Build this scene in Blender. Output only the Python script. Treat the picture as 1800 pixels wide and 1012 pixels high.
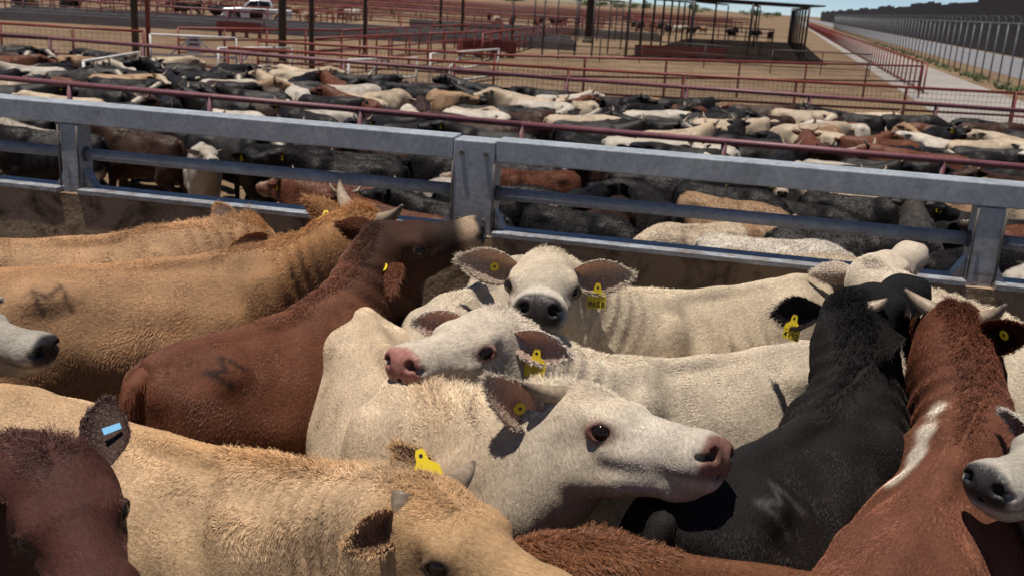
import bpy, bmesh, math, random
import numpy as np
from mathutils import Vector, Matrix

# ------------------------------------------------------------------ camera, sky, sun, exposure
sc = bpy.context.scene
for o in list(bpy.data.objects):
    bpy.data.objects.remove(o)
COL = sc.collection
rad = math.radians
PITCH, ROLL, CAMZ = rad(16.2), rad(3.5), 2.2
fwd = Vector((0, math.cos(PITCH), -math.sin(PITCH)))
up0 = Vector((0, math.sin(PITCH), math.cos(PITCH)))
rt0 = Vector((1, 0, 0))
cup = up0 * math.cos(ROLL) - rt0 * math.sin(ROLL)
crt = rt0 * math.cos(ROLL) + up0 * math.sin(ROLL)
cam = bpy.data.cameras.new('camera')
camo = bpy.data.objects.new('camera', cam)
COL.objects.link(camo)
m = Matrix.Identity(4)
for i in range(3):
    m[i][0], m[i][1], m[i][2] = crt[i], cup[i], -fwd[i]
m[2][3] = CAMZ
camo.matrix_world = m
cam.lens, cam.sensor_width = 35.0, 36.0
cam.clip_start, cam.clip_end = 0.05, 6000
cam.dof.use_dof = True
cam.dof.focus_distance = 2.9
cam.dof.aperture_fstop = 6.3
sc.camera = camo

SUN_EL, SUN_DIR = 74.0, Vector((0.27, 0.05, -1.5)).normalized()      # direction the light travels
SUN_EL = math.degrees(math.asin(-SUN_DIR.z))
sun = bpy.data.lights.new('sun', 'SUN')
sun.energy, sun.angle, sun.color = 5.0, rad(0.5), (1.0, 0.94, 0.85)
suno = bpy.data.objects.new('sun', sun)
COL.objects.link(suno)
suno.rotation_euler = (-SUN_DIR).to_track_quat('Z', 'Y').to_euler()
world = bpy.data.worlds.new('World')
sc.world = world
world.use_nodes = True
wn = world.node_tree
sky = wn.nodes.new('ShaderNodeTexSky')
sky.sky_type = 'NISHITA'
sky.sun_disc = False
sky.sun_elevation = rad(SUN_EL)
sky.sun_rotation = math.atan2(-SUN_DIR.x, -SUN_DIR.y)
sky.air_density, sky.dust_density = 0.4, 0.0
bg = wn.nodes['Background']
wn.links.new(sky.outputs[0], bg.inputs[0])
bg.inputs[1].default_value = 0.08
sc.view_settings.view_transform = 'Standard'
sc.view_settings.look = 'None'
sc.view_settings.exposure = 0.22
sc.view_settings.gamma = 1
sc.render.engine = 'CYCLES'
sc.cycles.max_bounces = 5
sc.cycles.diffuse_bounces = 2
sc.cycles.glossy_bounces = 2
sc.cycles.transmission_bounces = 3
sc.cycles.transparent_max_bounces = 6
YARD = -1.2          # ground level of the big yard, the near pen floor is z = 0

# ------------------------------------------------------------------ material helpers
def mat(name, col=(.5, .5, .5), rough=.7, metal=0., spec=.4):
    m = bpy.data.materials.new(name)
    m.use_nodes = True
    b = m.node_tree.nodes['Principled BSDF']
    b.inputs['Base Color'].default_value = (*col, 1)
    b.inputs['Roughness'].default_value = rough
    b.inputs['Metallic'].default_value = metal
    b.inputs['Specular IOR Level'].default_value = spec
    return m

class NT:
    def __init__(s, m):
        s.m, s.n, s.l = m, m.node_tree.nodes, m.node_tree.links
        s.b = s.n['Principled BSDF']
    def node(s, t, **kw):
        x = s.n.new(t)
        for k, v in kw.items():
            setattr(x, k, v)
        return x
    def link(s, a, b):
        s.l.new(a, b)
    def coord(s, kind='Object', scale=(1, 1, 1)):
        t = s.node('ShaderNodeTexCoord')
        mp = s.node('ShaderNodeMapping')
        mp.inputs['Scale'].default_value = scale
        s.link(t.outputs[kind], mp.inputs[0])
        return mp.outputs[0]
    def world(s, scale=(1, 1, 1)):
        t = s.node('ShaderNodeNewGeometry')
        mp = s.node('ShaderNodeMapping')
        mp.inputs['Scale'].default_value = scale
        s.link(t.outputs['Position'], mp.inputs[0])
        return mp.outputs[0]
    def noise(s, co, scale, detail=4, rough=.6, dist=0):
        n = s.node('ShaderNodeTexNoise')
        n.inputs['Scale'].default_value = scale
        n.inputs['Detail'].default_value = detail
        n.inputs['Roughness'].default_value = rough
        n.inputs['Distortion'].default_value = dist
        s.link(co, n.inputs['Vector'])
        return n.outputs['Fac']
    def ramp(s, fac, stops):
        r = s.node('ShaderNodeValToRGB')
        e = r.color_ramp.elements
        while len(e) < len(stops):
            e.new(.5)
        for q, (p, c) in zip(e, stops):
            q.position = p
            q.color = (*c, 1) if len(c) == 3 else c
        s.link(fac, r.inputs[0])
        return r.outputs[0]
    def mix(s, fac, a, b, mode='MIX'):
        x = s.node('ShaderNodeMix', data_type='RGBA', blend_type=mode)
        for inp, v in ((x.inputs[0], fac), (x.inputs[6], a), (x.inputs[7], b)):
            if hasattr(v, 'links') or hasattr(v, 'is_output'):
                s.link(v, inp)
            else:
                inp.default_value = v if not isinstance(v, tuple) else (*v, 1)
        return x.outputs[2]
    def bump(s, h, strength=.3, dist=.01):
        b = s.node('ShaderNodeBump')
        b.inputs['Strength'].default_value = strength
        b.inputs['Distance'].default_value = dist
        s.link(h, b.inputs['Height'])
        s.link(b.outputs[0], s.b.inputs['Normal'])
    def base(s, c):
        s.link(c, s.b.inputs['Base Color'])
    def rough(s, c):
        s.link(c, s.b.inputs['Roughness'])

# ------------------------------------------------------------------ object helpers
def tag(o, label=None, cat=None, group=None, kind=None):
    for k, v in (('label', label), ('category', cat), ('group', group), ('kind', kind)):
        if v:
            o[k] = v
    return o

def obj(name, data, parent=None):
    o = bpy.data.objects.new(name, data)
    COL.objects.link(o)
    if parent is not None:
        o.parent = parent
    return o

def empty(name, loc=(0, 0, 0), rz=0):
    o = obj(name, None)
    o.location = loc
    o.rotation_euler = (0, 0, rz)
    return o

def mesh(name, V, Fc, mats=(), smooth=False):
    me = bpy.data.meshes.new(name)
    me.from_pydata([tuple(v) for v in V], [], [tuple(f) for f in Fc])
    for x in mats:
        me.materials.append(x)
    if smooth:
        me.shade_smooth()
    return me

class MB:
    """collects boxes and tubes into one mesh"""
    def __init__(s):
        s.v, s.f = [], []
    def box(s, a, b, rot=None, org=(0, 0, 0)):
        n = len(s.v)
        for x in (a[0], b[0]):
            for y in (a[1], b[1]):
                for z in (a[2], b[2]):
                    p = Vector((x, y, z))
                    if rot is not None:
                        p = rot @ p
                    s.v.append(tuple(p + Vector(org)))
        for q in ((0, 1, 3, 2), (4, 6, 7, 5), (0, 4, 5, 1), (2, 3, 7, 6), (0, 2, 6, 4), (1, 5, 7, 3)):
            s.f.append(tuple(n + i for i in q))
        return s
    def tube(s, pts, r, seg=8, cap=True):
        pts = [Vector(p) for p in pts]
        rs = r if isinstance(r, (list, tuple)) else [r] * len(pts)
        n = len(s.v)
        ref = None
        for i, p in enumerate(pts):
            t = (pts[min(i + 1, len(pts) - 1)] - pts[max(i - 1, 0)]).normalized()
            if ref is None:
                ref = Vector((0, 0, 1)) if abs(t.z) < .9 else Vector((1, 0, 0))
            x = t.cross(ref).normalized()
            y = x.cross(t).normalized()
            ref = y
            for k in range(seg):
                a = 2 * math.pi * k / seg
                s.v.append(tuple(p + (x * math.cos(a) + y * math.sin(a)) * rs[i]))
        for i in range(len(pts) - 1):
            for k in range(seg):
                k2 = (k + 1) % seg
                s.f.append((n + i * seg + k, n + i * seg + k2, n + (i + 1) * seg + k2, n + (i + 1) * seg + k))
        if cap:
            s.f.append(tuple(n + k for k in range(seg))[::-1])
            s.f.append(tuple(n + (len(pts) - 1) * seg + k for k in range(seg)))
        return s
    def mesh(s, name, m=None, smooth=False):
        me = mesh(name, s.v, s.f, [m] if m else [], smooth)
        bm = bmesh.new()
        bm.from_mesh(me)
        bmesh.ops.recalc_face_normals(bm, faces=bm.faces)
        bm.to_mesh(me)
        bm.free()
        return me
    def build(s, name, m, parent=None, smooth=False):
        return obj(name, s.mesh(name, m, smooth), parent)

def v3(*a):
    return np.array(a, float)
# ear and horn directions (head space) and brand lines (cow space), by animal
EARD = {(1, 1): ((-0.814, -0.256, 0.521), (0.977, -0.605, 0.392)), (1, -1): ((0.305, -0.942, 0.142), (0.994, -0.56, 0.421)), (2, 1): ((-0.838, 0.387, 0.384), (1.124, -0.097, 0.526)), (3, -1): ((-0.282, -0.83, 0.48), (0.948, -0.798, -0.029)), (4, -1): ((0.684, -0.715, 0.145), (1.08, 0.638, 0.146)), (4, 1): ((-0.362, 0.9, -0.244), (1.105, 0.604, 0.154)), (5, -1): ((0.073, -0.989, 0.125), (1.321, 0.041, 0.135)), (5, 1): ((0.04, 0.99, 0.133), (1.322, -0.01, 0.135)), (6, -1): ((0.139, -0.872, -0.469), (0.387, 0.895, -0.733)), (6, 1): ((-0.899, 0.033, 0.437), (0.392, 0.903, -0.717)), (7, 1): ((-0.09, 0.986, 0.144), (1.346, 0.528, -0.225)), (8, 1): ((-0.078, 0.783, 0.617), (-0.384, -0.639, -0.328)), (8, -1): ((-0.825, 0.101, -0.556), (-0.402, -0.616, -0.333)), (10, 1): ((0.038, 0.966, -0.255), (-0.477, -0.45, 0.237)), (10, -1): ((-0.83, -0.542, -0.128), (1.346, 0.406, -0.645)), (11, 1): ((0.634, 0.185, -0.751), (1.48, 0.189, -0.36)), (11, -1): ((-0.651, -0.7, 0.292), (-0.639, -0.138, -0.039))}
HORND = {(1, 1): (-0.457, 0.86, -0.226), (1, -1): (0.382, -0.373, -0.846), (3, -1): (-0.226, -0.972, 0.068), (7, 1): (0.379, 0.766, 0.52), (7, -1): (-0.617, -0.705, 0.35), (10, -1): (0.514, -0.726, 0.457), (11, 1): (-0.187, 0.899, 0.396), (11, -1): (-0.5, -0.639, 0.584)}
BRANDS = {6: ((-0.037, -0.694, 0.719), [(0.156, -0.16, 1.013), (0.091, -0.118, 1.069), (0.148, -0.14, 1.065), (0.157, -0.096, 1.095), (0.219, -0.141, 1.05)]), 7: ((0.103, -0.889, 0.446), [(0.242, -0.163, 0.995), (0.216, -0.128, 1.075), (0.265, -0.149, 1.052), (0.309, -0.106, 1.085), (0.338, -0.155, 1.007)]), 10: ((0.226, -0.892, 0.392), [(0.22, -0.169, 0.976), (0.136, -0.124, 1.073), (0.207, -0.141, 1.063), (0.228, -0.104, 1.087), (0.314, -0.154, 0.999)])}

# ------------------------------------------------------------------ cattle: signed distance body -> surface nets
def smin(a, b, k):
    h = np.clip(.5 + .5 * (b - a) / k, 0, 1)
    return b + (a - b) * h - k * h * (1 - h)

def smax(a, b, k):
    return -smin(-a, -b, k)

def caps(p, a, b, ra, rb):
    ba = b - a
    pa = p - a
    t = np.clip(pa @ ba / max(ba @ ba, 1e-9), 0, 1)
    q = pa - t[:, None] * ba
    return np.sqrt((q * q).sum(1)) - (ra + (rb - ra) * t)

def ell(p, c, r):
    q = p - np.asarray(c)
    r = np.asarray(r, float)
    k0 = np.sqrt(((q / r) ** 2).sum(1))
    k1 = np.sqrt(((q / (r * r)) ** 2).sum(1))
    return k0 * (k0 - 1) / np.maximum(k1, 1e-6)

def wobble(p, f, seed):
    rs = np.random.RandomState(seed)
    s = np.zeros(len(p))
    for i in range(5):
        k = rs.normal(size=3)
        k *= f * (.7 + .6 * rs.rand()) / np.linalg.norm(k)
        s += np.sin(p @ k + rs.rand() * 6.28)
    return s / 3.0

def surface_nets(fn, lo, hi, h):
    lo = np.asarray(lo, float)
    nb = np.maximum(np.ceil((np.asarray(hi) - lo) / (4 * h)).astype(int), 1)
    n = nb * 4
    ax = [lo[i] + (np.arange(nb[i]) * 4 + 1.5) * h for i in range(3)]
    P = np.stack(np.meshgrid(*ax, indexing='ij'), -1).reshape(-1, 3)
    dc = fn(P).reshape(nb)
    act = np.abs(dc) < 4 * h * 1.6
    up = lambda a: np.repeat(np.repeat(np.repeat(a, 4, 0), 4, 1), 4, 2)
    val = up(dc).astype(np.float64)
    am = up(act)
    ix = np.argwhere(am)
    val[am] = fn(lo + ix * h)
    ins = val < 0
    nx, ny, nz = n
    c = np.zeros((nx - 1, ny - 1, nz - 1), np.int8)
    for dx in (0, 1):
        for dy in (0, 1):
            for dz in (0, 1):
                c += ins[dx:nx - 1 + dx, dy:ny - 1 + dy, dz:nz - 1 + dz]
    cells = np.argwhere((c > 0) & (c < 8))
    idx = -np.ones(c.shape, np.int64)
    idx[tuple(cells.T)] = np.arange(len(cells))
    corners = [(i, j, k) for i in (0, 1) for j in (0, 1) for k in (0, 1)]
    cv = np.stack([val[tuple((cells + np.array(q)).T)] for q in corners], 1)
    acc = np.zeros((len(cells), 3))
    cnt = np.zeros(len(cells))
    for a in range(8):
        for b in range(a + 1, 8):
            qa, qb = np.array(corners[a]), np.array(corners[b])
            if np.abs(qa - qb).sum() != 1:
                continue
            va, vb = cv[:, a], cv[:, b]
            mk = (va < 0) != (vb < 0)
            t = np.where(mk, va / np.where(mk, va - vb, 1), 0)
            acc += np.where(mk[:, None], qa + t[:, None] * (qb - qa), 0)
            cnt += mk
    V = lo + (cells + acc / cnt[:, None]) * h
    Fq = []
    for a in range(3):
        b, d = (a + 1) % 3, (a + 2) % 3
        s0 = [slice(None)] * 3
        s1 = [slice(None)] * 3
        s0[a], s1[a] = slice(0, -1), slice(1, None)
        A, B = ins[tuple(s0)], ins[tuple(s1)]
        e = np.argwhere(A != B)
        ok = (e[:, b] > 0) & (e[:, d] > 0) & (e[:, b] < n[b] - 1) & (e[:, d] < n[d] - 1)
        e = e[ok]
        flip = A[tuple(e.T)]
        def at(ob, od):
            q = e.copy()
            q[:, b] -= ob
            q[:, d] -= od
            return idx[tuple(q.T)]
        quad = np.stack([at(1, 1), at(0, 1), at(0, 0), at(1, 0)], 1)
        quad[~flip] = quad[~flip][:, ::-1]
        Fq.append(quad)
    return V, np.concatenate(Fq)

#            x     top    bottom halfwidth
TRUNK = np.array([(-.115, .93, .66, .02), (-.09, 1.01, .56, .085), (-.05, 1.06, .50, .135), (0, 1.09, .47, .165), (.10, 1.115, .46, .195),
                  (.25, 1.13, .49, .215), (.45, 1.12, .48, .235), (.65, 1.11, .45, .25), (.82, 1.12, .42, .235),
                  (.95, 1.15, .41, .20), (1.08, 1.14, .43, .17), (1.18, 1.09, .47, .135), (1.26, 1.0, .55, .09), (1.30, .92, .64, .02)])

FS = .90            # face length
EYE = (.163, .092, -.080)
CE, SE = math.cos(math.radians(28)), math.sin(math.radians(28))

def head_frame(P, M, roll):
    D = M - P
    L = np.linalg.norm(D)
    D = D / L
    Z = np.array([0, 0, 1.]) - D[2] * D
    Z /= np.linalg.norm(Z)
    Y = np.cross(Z, D)
    Z, Y = Z * math.cos(roll) + Y * math.sin(roll), Y * math.cos(roll) - Z * math.sin(roll)
    a = math.atan2(.085, .432)
    X = math.cos(a) * D + math.sin(a) * Z
    Zn = math.cos(a) * Z - math.sin(a) * D
    return np.stack([X, Y, Zn]), L / .440          # rows: head axes in cow space; scale

class Cow:
    """all in cow space: x forward from the tail head, y left, z up"""
    def __init__(s, L=1.0, S=1.0, fat=1.0, P=(1.5, 0, 1.3), M=(1.9, 0, 1.15), roll=0, stance=0, folds=1., ribs=0., hs=None):
        s.S, s.k, s.fat, s.folds, s.ribs = S, L / 1.0, fat, folds, ribs
        s.P, s.M = v3(*P), v3(*M)
        s.R, s.hs = head_frame(s.P, s.M, roll)
        if hs:
            s.hs = hs * 1.05
        s.stance = stance
        S_ = S
        # neck curves
        Wc = v3(.97 * s.k, 0, 1.01 * S_)
        Tc = v3(1.12 * s.k, 0, .80 * S_)
        pe = s.h2c(v3(.015, 0, -.085))
        te = s.h2c(v3(.065, 0, -.155))
        nd = (pe - Wc)
        def bez(a, b, pa, pb):
            t = np.linspace(0, 1, 6)[:, None]
            return (1 - t) ** 3 * a + 3 * t * (1 - t) ** 2 * pa + 3 * t * t * (1 - t) * pb + t ** 3 * b
        ln = np.linalg.norm(nd)
        s.crest = bez(Wc, pe, Wc + v3(.33 * ln, 0, .03), pe - s.R[0] * ln * .10 - nd * .22)
        s.throat = bez(Tc, te, Tc + v3(.3 * ln, 0, 0), te - s.R[0] * ln * .12 - s.R[2] * ln * .22)
        s.rc = np.linspace(.125, .09, 6) * S_ ** .5
        s.rt = np.linspace(.16, .092, 6) * S_ ** .5
    def h2c(s, q):
        return s.P + (np.asarray(q) * s.hs) @ s.R
    def c2h(s, p):
        return ((p - s.P) @ s.R.T) / s.hs
    def sd_body(s, p):
        S, k = s.S, s.k
        x = p[:, 0] / k
        y = np.abs(p[:, 1])
        z = p[:, 2] / S
        tp = np.interp(x, TRUNK[:, 0], TRUNK[:, 1])
        bt = np.interp(x, TRUNK[:, 0], TRUNK[:, 2])
        w = np.interp(x, TRUNK[:, 0], TRUNK[:, 3]) * s.fat
        zc, hh = tp * .46 + bt * .54, (tp - bt) * .5
        v = (z - zc)
        hh = np.where(v > 0, tp - zc, zc - bt)
        pq = np.where(v > 0, 1.72, 2.2)
        e = ((y / w) ** pq + np.abs(v / hh) ** (pq + .15) + 1e-9) ** (1 / (pq + .08))
        d = (e - 1) * np.minimum(w, hh) * .85
        over = np.maximum(np.maximum(TRUNK[0, 0] - x, x - TRUNK[-1, 0]), 0)
        d = np.where(over > 0, np.maximum(d, over), d)
        q = np.stack([x, y, z], 1)
        f = s.fat
        d = smin(d, ell(q, (.24, .092 * f, 1.035), (.09, .05, .036)), .07)          # hooks
        d = smin(d, ell(q, (-.025, .066 * f, .995), (.05, .036, .045)), .05)             # pins
        d = smin(d, caps(q, v3(-.03, 0, 1.085), v3(.95, 0, 1.13), .020, .030), .03)   # spine
        d = smin(d, ell(q, (.06, .12 * f, .74), (.17, .085, .27)), .08)              # thigh
        d = smin(d, ell(q, (.96, .135 * f, .90), (.10, .075, .20)), .04)
        d = smin(d, ell(q, (.93, .045, 1.10), (.09, .028, .055)), .03)
        d = d + .008 * wobble(q, 12, 77) + .003 * wobble(q, 30, 78)             # shoulder
        if s.ribs:
            d = d + s.ribs * .010 * np.sin(x * 62 + z * 6) * np.clip((x - .38) * 8, 0, 1) * np.clip((.85 - x) * 8, 0, 1) * np.clip((y - .10) * 9, 0, 1)
        st = s.stance
        sg = np.sign(p[:, 1] + 1e-9)
        for a, sx in ((1, 0), (-1, 0)):
            o = st * a * .07
            q2 = q.copy()
            q2[:, 1] = p[:, 1] * a
            d = smin(d, caps(q2, v3(1.0, .125, .62), v3(1.03 + o * .5, .13, .36), .085, .05), .05)
            d = smin(d, caps(q2, v3(1.03 + o * .5, .13, .36), v3(1.02 + o, .125, .15), .046, .034), .02)
            d = smin(d, caps(q2, v3(1.02 + o, .125, .15), v3(1.05 + o, .125, .035), .036, .05), .02)
            d = smin(d, caps(q2, v3(.06, .13, .66), v3(.13 - o, .15, .50), .125, .085), .05)
            d = smin(d, caps(q2, v3(.12 - o, .15, .50), v3(-.05 - o, .13, .38), .075, .048), .03)
            d = smin(d, caps(q2, v3(-.05 - o, .13, .38), v3(-.03 - o, .125, .14), .045, .035), .02)
            d = smin(d, caps(q2, v3(-.03 - o, .125, .14), v3(.01 - o, .125, .035), .037, .05), .02)
        # neck
        dn = None
        for i in range(5):
            for A, Rr in ((s.crest, s.rc), (s.throat, s.rt)):
                e = caps(p, A[i], A[i + 1], Rr[i], Rr[i + 1])
                dn = e if dn is None else smin(dn, e, .05)
            mA, mB = (s.crest[i] + s.throat[i]) / 2, (s.crest[i + 1] + s.throat[i + 1]) / 2
            dn = smin(dn, caps(p, mA, mB, (s.rc[i] + s.rt[i]) * .5, (s.rc[i + 1] + s.rt[i + 1]) * .5), .06)
        if s.folds:
            c = s.crest[2] * .5 + s.throat[2] * .5
            ax = s.crest[4] - s.crest[1]
            ax = ax / np.linalg.norm(ax)
            t = (p - c) @ ax
            dn = dn + s.folds * .0055 * np.sin(t * 105 + 2.2 * wobble(p, 9, 3)) * np.exp(-(t / .16) ** 2)
        d = smin(d, dn, .09)
        return d
    def sd_head(s, p):
        q = s.c2h(p)
        q[:, 1] = np.abs(q[:, 1])
        q[:, 0] = np.where(q[:, 0] > .15, .15 + (q[:, 0] - .15) / FS, q[:, 0])
        d = ell(q, (.06, 0, -.078), (.105, .098, .090))
        d = smin(d, ell(q, (.005, 0, -.036), (.050, .078, .045)), .03)                        # poll
        d = smin(d, caps(q * v3(1, .76, 1), v3(.06, 0, -.070), v3(.17, 0, -.078), .076, .076), .03)
        d = smin(d, caps(q, v3(.125, .078, -.054), v3(.165, .082, -.060), .033, .029), .022)    # brow
        d = smin(d, caps(q, v3(.20, 0, -.084), v3(.40, 0, -.086), .068, .056), .03)          # nasal bridge
        d = smin(d, caps(q, v3(.215, .024, -.118), v3(.37, .026, -.105), .054, .050), .03)
        d = smin(d, ell(q, (.405, .018, -.098), (.062, .068, .064)), .03)                     # muzzle
        d = smin(d, ell(q, (.437, .038, -.074), (.033, .032, .033)), .02)                     # nostril wing
        d = smin(d, ell(q, (.395, .0, -.142), (.056, .056, .030)), .02)                        # lips
        d = smin(d, ell(q, (.360, .0, -.168), (.050, .044, .030)), .025)                       # chin
        d = smin(d, caps(q, v3(.10, .052, -.190), v3(.34, .020, -.160), .055, .032), .035)    # jaw
        d = smin(d, ell(q, (.10, .066, -.140), (.095, .038, .098)), .03)                       # cheek
        d = smin(d, caps(q, v3(.19, .080, -.122), v3(.28, .056, -.120), .018, .014), .03)      # cheek bone
        e0 = q - v3(*EYE)
        e = np.stack([e0[:, 0] * CE - e0[:, 1] * SE, e0[:, 0] * SE + e0[:, 1] * CE, e0[:, 2]], 1)
        d = smax(d, -ell(e, (0, .030, 0), (.036, .030, .021)), .010)                            # eye socket
        e = e / v3(1.18, 1, .70)
        rr = np.sqrt(e[:, 0] ** 2 + e[:, 2] ** 2) - .0265
        d = smin(d, np.sqrt(rr ** 2 + (e[:, 1] - .0135) ** 2) - .0070, .008)                     # lids
        d = smax(d, -ell(q, (.466, .043, -.074), (.028, .015, .017)), .008)                    # nostril
        d = smax(d, -ell(q, (.444, .066, -.086), (.022, .012, .008)), .008)
        d = smax(d, -(caps(q * v3(1, .55, 1), v3(.458, 0, -.122), v3(.32, .028, -.138), .0055, .003)), .006)   # mouth
        d = d + .0016 * wobble(q, 95, 7) * np.clip((.33 - q[:, 0]) * 12, 0, 1) * np.clip(q[:, 0] * 10, 0, 1)
        return d * s.hs
    def sdf(s, p):
        d = s.sd_body(p)
        hc = s.h2c(v3(.2, 0, -.08))
        near = ((p - hc) ** 2).sum(1) < (.42 * s.hs) ** 2
        if near.any():
            d[near] = smin(d[near], s.sd_head(p[near]), .022)
        return d
    def geometry(s, hb=.016, hh=.0065):
        hc = s.h2c(v3(.2, 0, -.08))
        r = .30 * s.hs
        lo = np.minimum(v3(-.18, -.36, -.03), hc - r - .08)
        hi = np.maximum(v3(1.45 * s.k, .36, 1.25 * s.S), hc + r + .08)
        V, Q = surface_nets(s.sdf, lo, hi, hb)
        if hh:
            ctr = V[Q].mean(1)
            Q = Q[((ctr - hc) ** 2).sum(1) > (r - .02) ** 2]
            V2, Q2 = surface_nets(s.sdf, hc - r - .02, hc + r + .02, hh)
            ctr = V2[Q2].mean(1)
            Q2 = Q2[((ctr - hc) ** 2).sum(1) < r * r]
            Q = np.concatenate([Q, Q2 + len(V)])
            V = np.concatenate([V, V2])
        used = np.zeros(len(V), bool)
        used[Q.ravel()] = True
        new = np.cumsum(used) - 1
        V, Q = V[used], new[Q]
        # settle on the surface, then take exact normals
        e = .002
        def grad(p):
            return np.stack([s.sdf(p + v3(*d)) - s.sdf(p - v3(*d)) for d in ((e, 0, 0), (0, e, 0), (0, 0, e))], 1) / (2 * e)
        g = grad(V)
        N = g / np.maximum(np.linalg.norm(g, axis=1, keepdims=True), 1e-6)
        return V, Q, N

def sstep(a, b, x):
    t = np.clip((x - a) / (b - a), 0, 1)
    return t * t * (3 - 2 * t)

def coat_colors(cow, V, N, style):
    """real coat colour per point + wet-nose / eyelid mask"""
    st = style
    base = np.array(st['base'])
    c = np.tile(base, (len(V), 1))
    w1 = wobble(V, 7, st.get('seed', 1))
    w2 = wobble(V, 28, st.get('seed', 1) + 9)
    q = cow.c2h(V)
    q[:, 0] = np.where(q[:, 0] > .15, .15 + (q[:, 0] - .15) / FS, q[:, 0])
    def lay(col, mk):
        nonlocal c
        mk = np.clip(mk, 0, 1)[:, None]
        c = c * (1 - mk) + np.array(col) * mk
    if 'ridge' in st:                       # darker stripe along spine and neck crest
        tp = np.interp(V[:, 0] / cow.k, TRUNK[:, 0], TRUNK[:, 1]) * cow.S
        lay(st['ridge'], np.exp(-(V[:, 1] / .055) ** 2) * sstep(-.10, -.03, V[:, 2] - tp) * .75 * np.clip(.7 + .5 * w1, 0, 1))
    if 'front' in st:                       # neck and shoulders of another tone
        lay(st['front'], sstep(.8, 1.25, V[:, 0] + .1 * w1))
    if 'head' in st:
        lay(st['head'], sstep(-.16, .02, q[:, 0] + .03 * w1) * (np.abs(q[:, 1]) < .3))
    if 'dirt' in st:                        # dried dirt on flank and rump
        lay(st['dirt'], sstep(.1, 1.0, w1 * .7 + w2 * .5) * (.35 + .65 * sstep(1.05, .7, V[:, 2])) * .7)
    if 'face' in st:
        lay(st['face'], sstep(.12, .3, q[:, 0] + .04 * w2 + .03 * w1) * st.get('face_k', 1))
    if 'patch' in st:
        f = st['patch_f'](V, w1, w2)
        lay(st['patch'], f)
    # muzzle ring, nose, eyelids
    inh = (q[:, 0] > -.05)
    if 'muzzle' in st:
        lay(st['muzzle'], sstep(.33, .40, q[:, 0]) * inh)
    nose = sstep(.418, .442, q[:, 0] + .012 * w2 * 0 - np.abs(q[:, 1]) * .18) * sstep(-.135, -.118, q[:, 2]) * inh
    nost = np.exp(-(((q[:, 0] - .452) / .024) ** 2 + ((np.abs(q[:, 1]) - .045) / .017) ** 2 + ((q[:, 2] + .073) / .017) ** 2) * 1.1) * inh
    eye = np.exp(-(((q[:, 0] - .166) / .040) ** 2 + ((q[:, 2] + .080) / .030) ** 2) ** 2) * (np.abs(q[:, 1]) > .06) * inh
    mouth = np.exp(-((q[:, 2] + .130) / .008) ** 2) * sstep(.30, .35, q[:, 0]) * inh
    lay(st.get('nose', (.10, .075, .07)), nose)
    lay(np.array(st.get('nose', (.1, .07, .07))) * .25, np.clip(nost * 1.3, 0, 1))
    lay(st.get('lid', (.06, .035, .03)), eye)
    lay(np.array(st.get('nose', (.1, .07, .07))) * .4, mouth * .6)
    hoof = sstep(.09, .06, V[:, 2])
    lay((.05, .042, .036), hoof)
    return c * (1 + .10 * w1 + .06 * w2)[:, None], np.clip(nose + eye * .8 + mouth * .3, 0, 1)

def coat_mat(name, use_obj_color=False):
    m = mat(name, rough=.8, spec=.15)
    t = NT(m)
    a = t.node('ShaderNodeAttribute', attribute_name='coat')
    wet = t.node('ShaderNodeAttribute', attribute_name='wet')
    co = t.coord('Object', (1, 1, 1))
    n1 = t.noise(co, 14, 5, .65)
    n2 = t.noise(t.coord('Object', (26, 60, 20)), 3.0, 3, .6, .6)
    col = a.outputs['Color']
    if use_obj_color:
        oi = t.node('ShaderNodeObjectInfo')
        col = t.mix(1.0, a.outputs['Color'], oi.outputs['Color'], 'MULTIPLY')
    if use_obj_color:
        bz = t.node('ShaderNodeAttribute', attribute_name='blaze')
        col = t.mix(bz.outputs['Fac'], col, (.52, .46, .38))
    v = t.ramp(n1, [(.25, (.75, .74, .73)), (.75, (1.12, 1.1, 1.07))])
    col = t.mix(1.0, col, v, 'MULTIPLY')
    col = t.mix(1.0, col, t.ramp(n2, [(.3, (.66, .64, .62)), (.65, (1.08, 1.08, 1.08))]), 'MULTIPLY')
    t.base(col)
    r = t.node('ShaderNodeMapRange')
    r.inputs['To Min'].default_value, r.inputs['To Max'].default_value = (.52 if use_obj_color else .72), .28
    t.link(wet.outputs['Fac'], r.inputs['Value'])
    t.rough(r.outputs[0])
    t.bump(n2, .5, .006)
    return m

def fur_mat():
    m = mat('fur', rough=.5, spec=.12)
    t = NT(m)
    a = t.node('ShaderNodeAttribute', attribute_name='hair_color')
    t.base(a.outputs['Color'])
    return m

M_COAT = coat_mat('coat')
M_HERD = coat_mat('herd_coat', True)
M_EAR = coat_mat('ear_skin')
_e = NT(M_EAR)
_tr = _e.node('ShaderNodeBsdfTranslucent')
_ea = _e.node('ShaderNodeAttribute', attribute_name='coat')
_e.link(_e.mix(1.0, _ea.outputs['Color'], (1.0, .80, .68), 'MULTIPLY'), _tr.inputs['Color'])
_mx = _e.node('ShaderNodeMixShader')
_mx.inputs[0].default_value = .6
_e.link(_e.b.outputs[0], _mx.inputs[1])
_e.link(_tr.outputs[0], _mx.inputs[2])
_e.link(_mx.outputs[0], _e.n['Material Output'].inputs[0])
M_FUR = fur_mat()
M_FURH = fur_mat()
M_FURG = fur_mat()
M_HERD.node_tree.nodes['Principled BSDF'].inputs['Specular IOR Level'].default_value = .18
M_FURH.node_tree.nodes['Principled BSDF'].inputs['Specular IOR Level'].default_value = .08
M_FURG.node_tree.nodes['Principled BSDF'].inputs['Specular IOR Level'].default_value = .28
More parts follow.
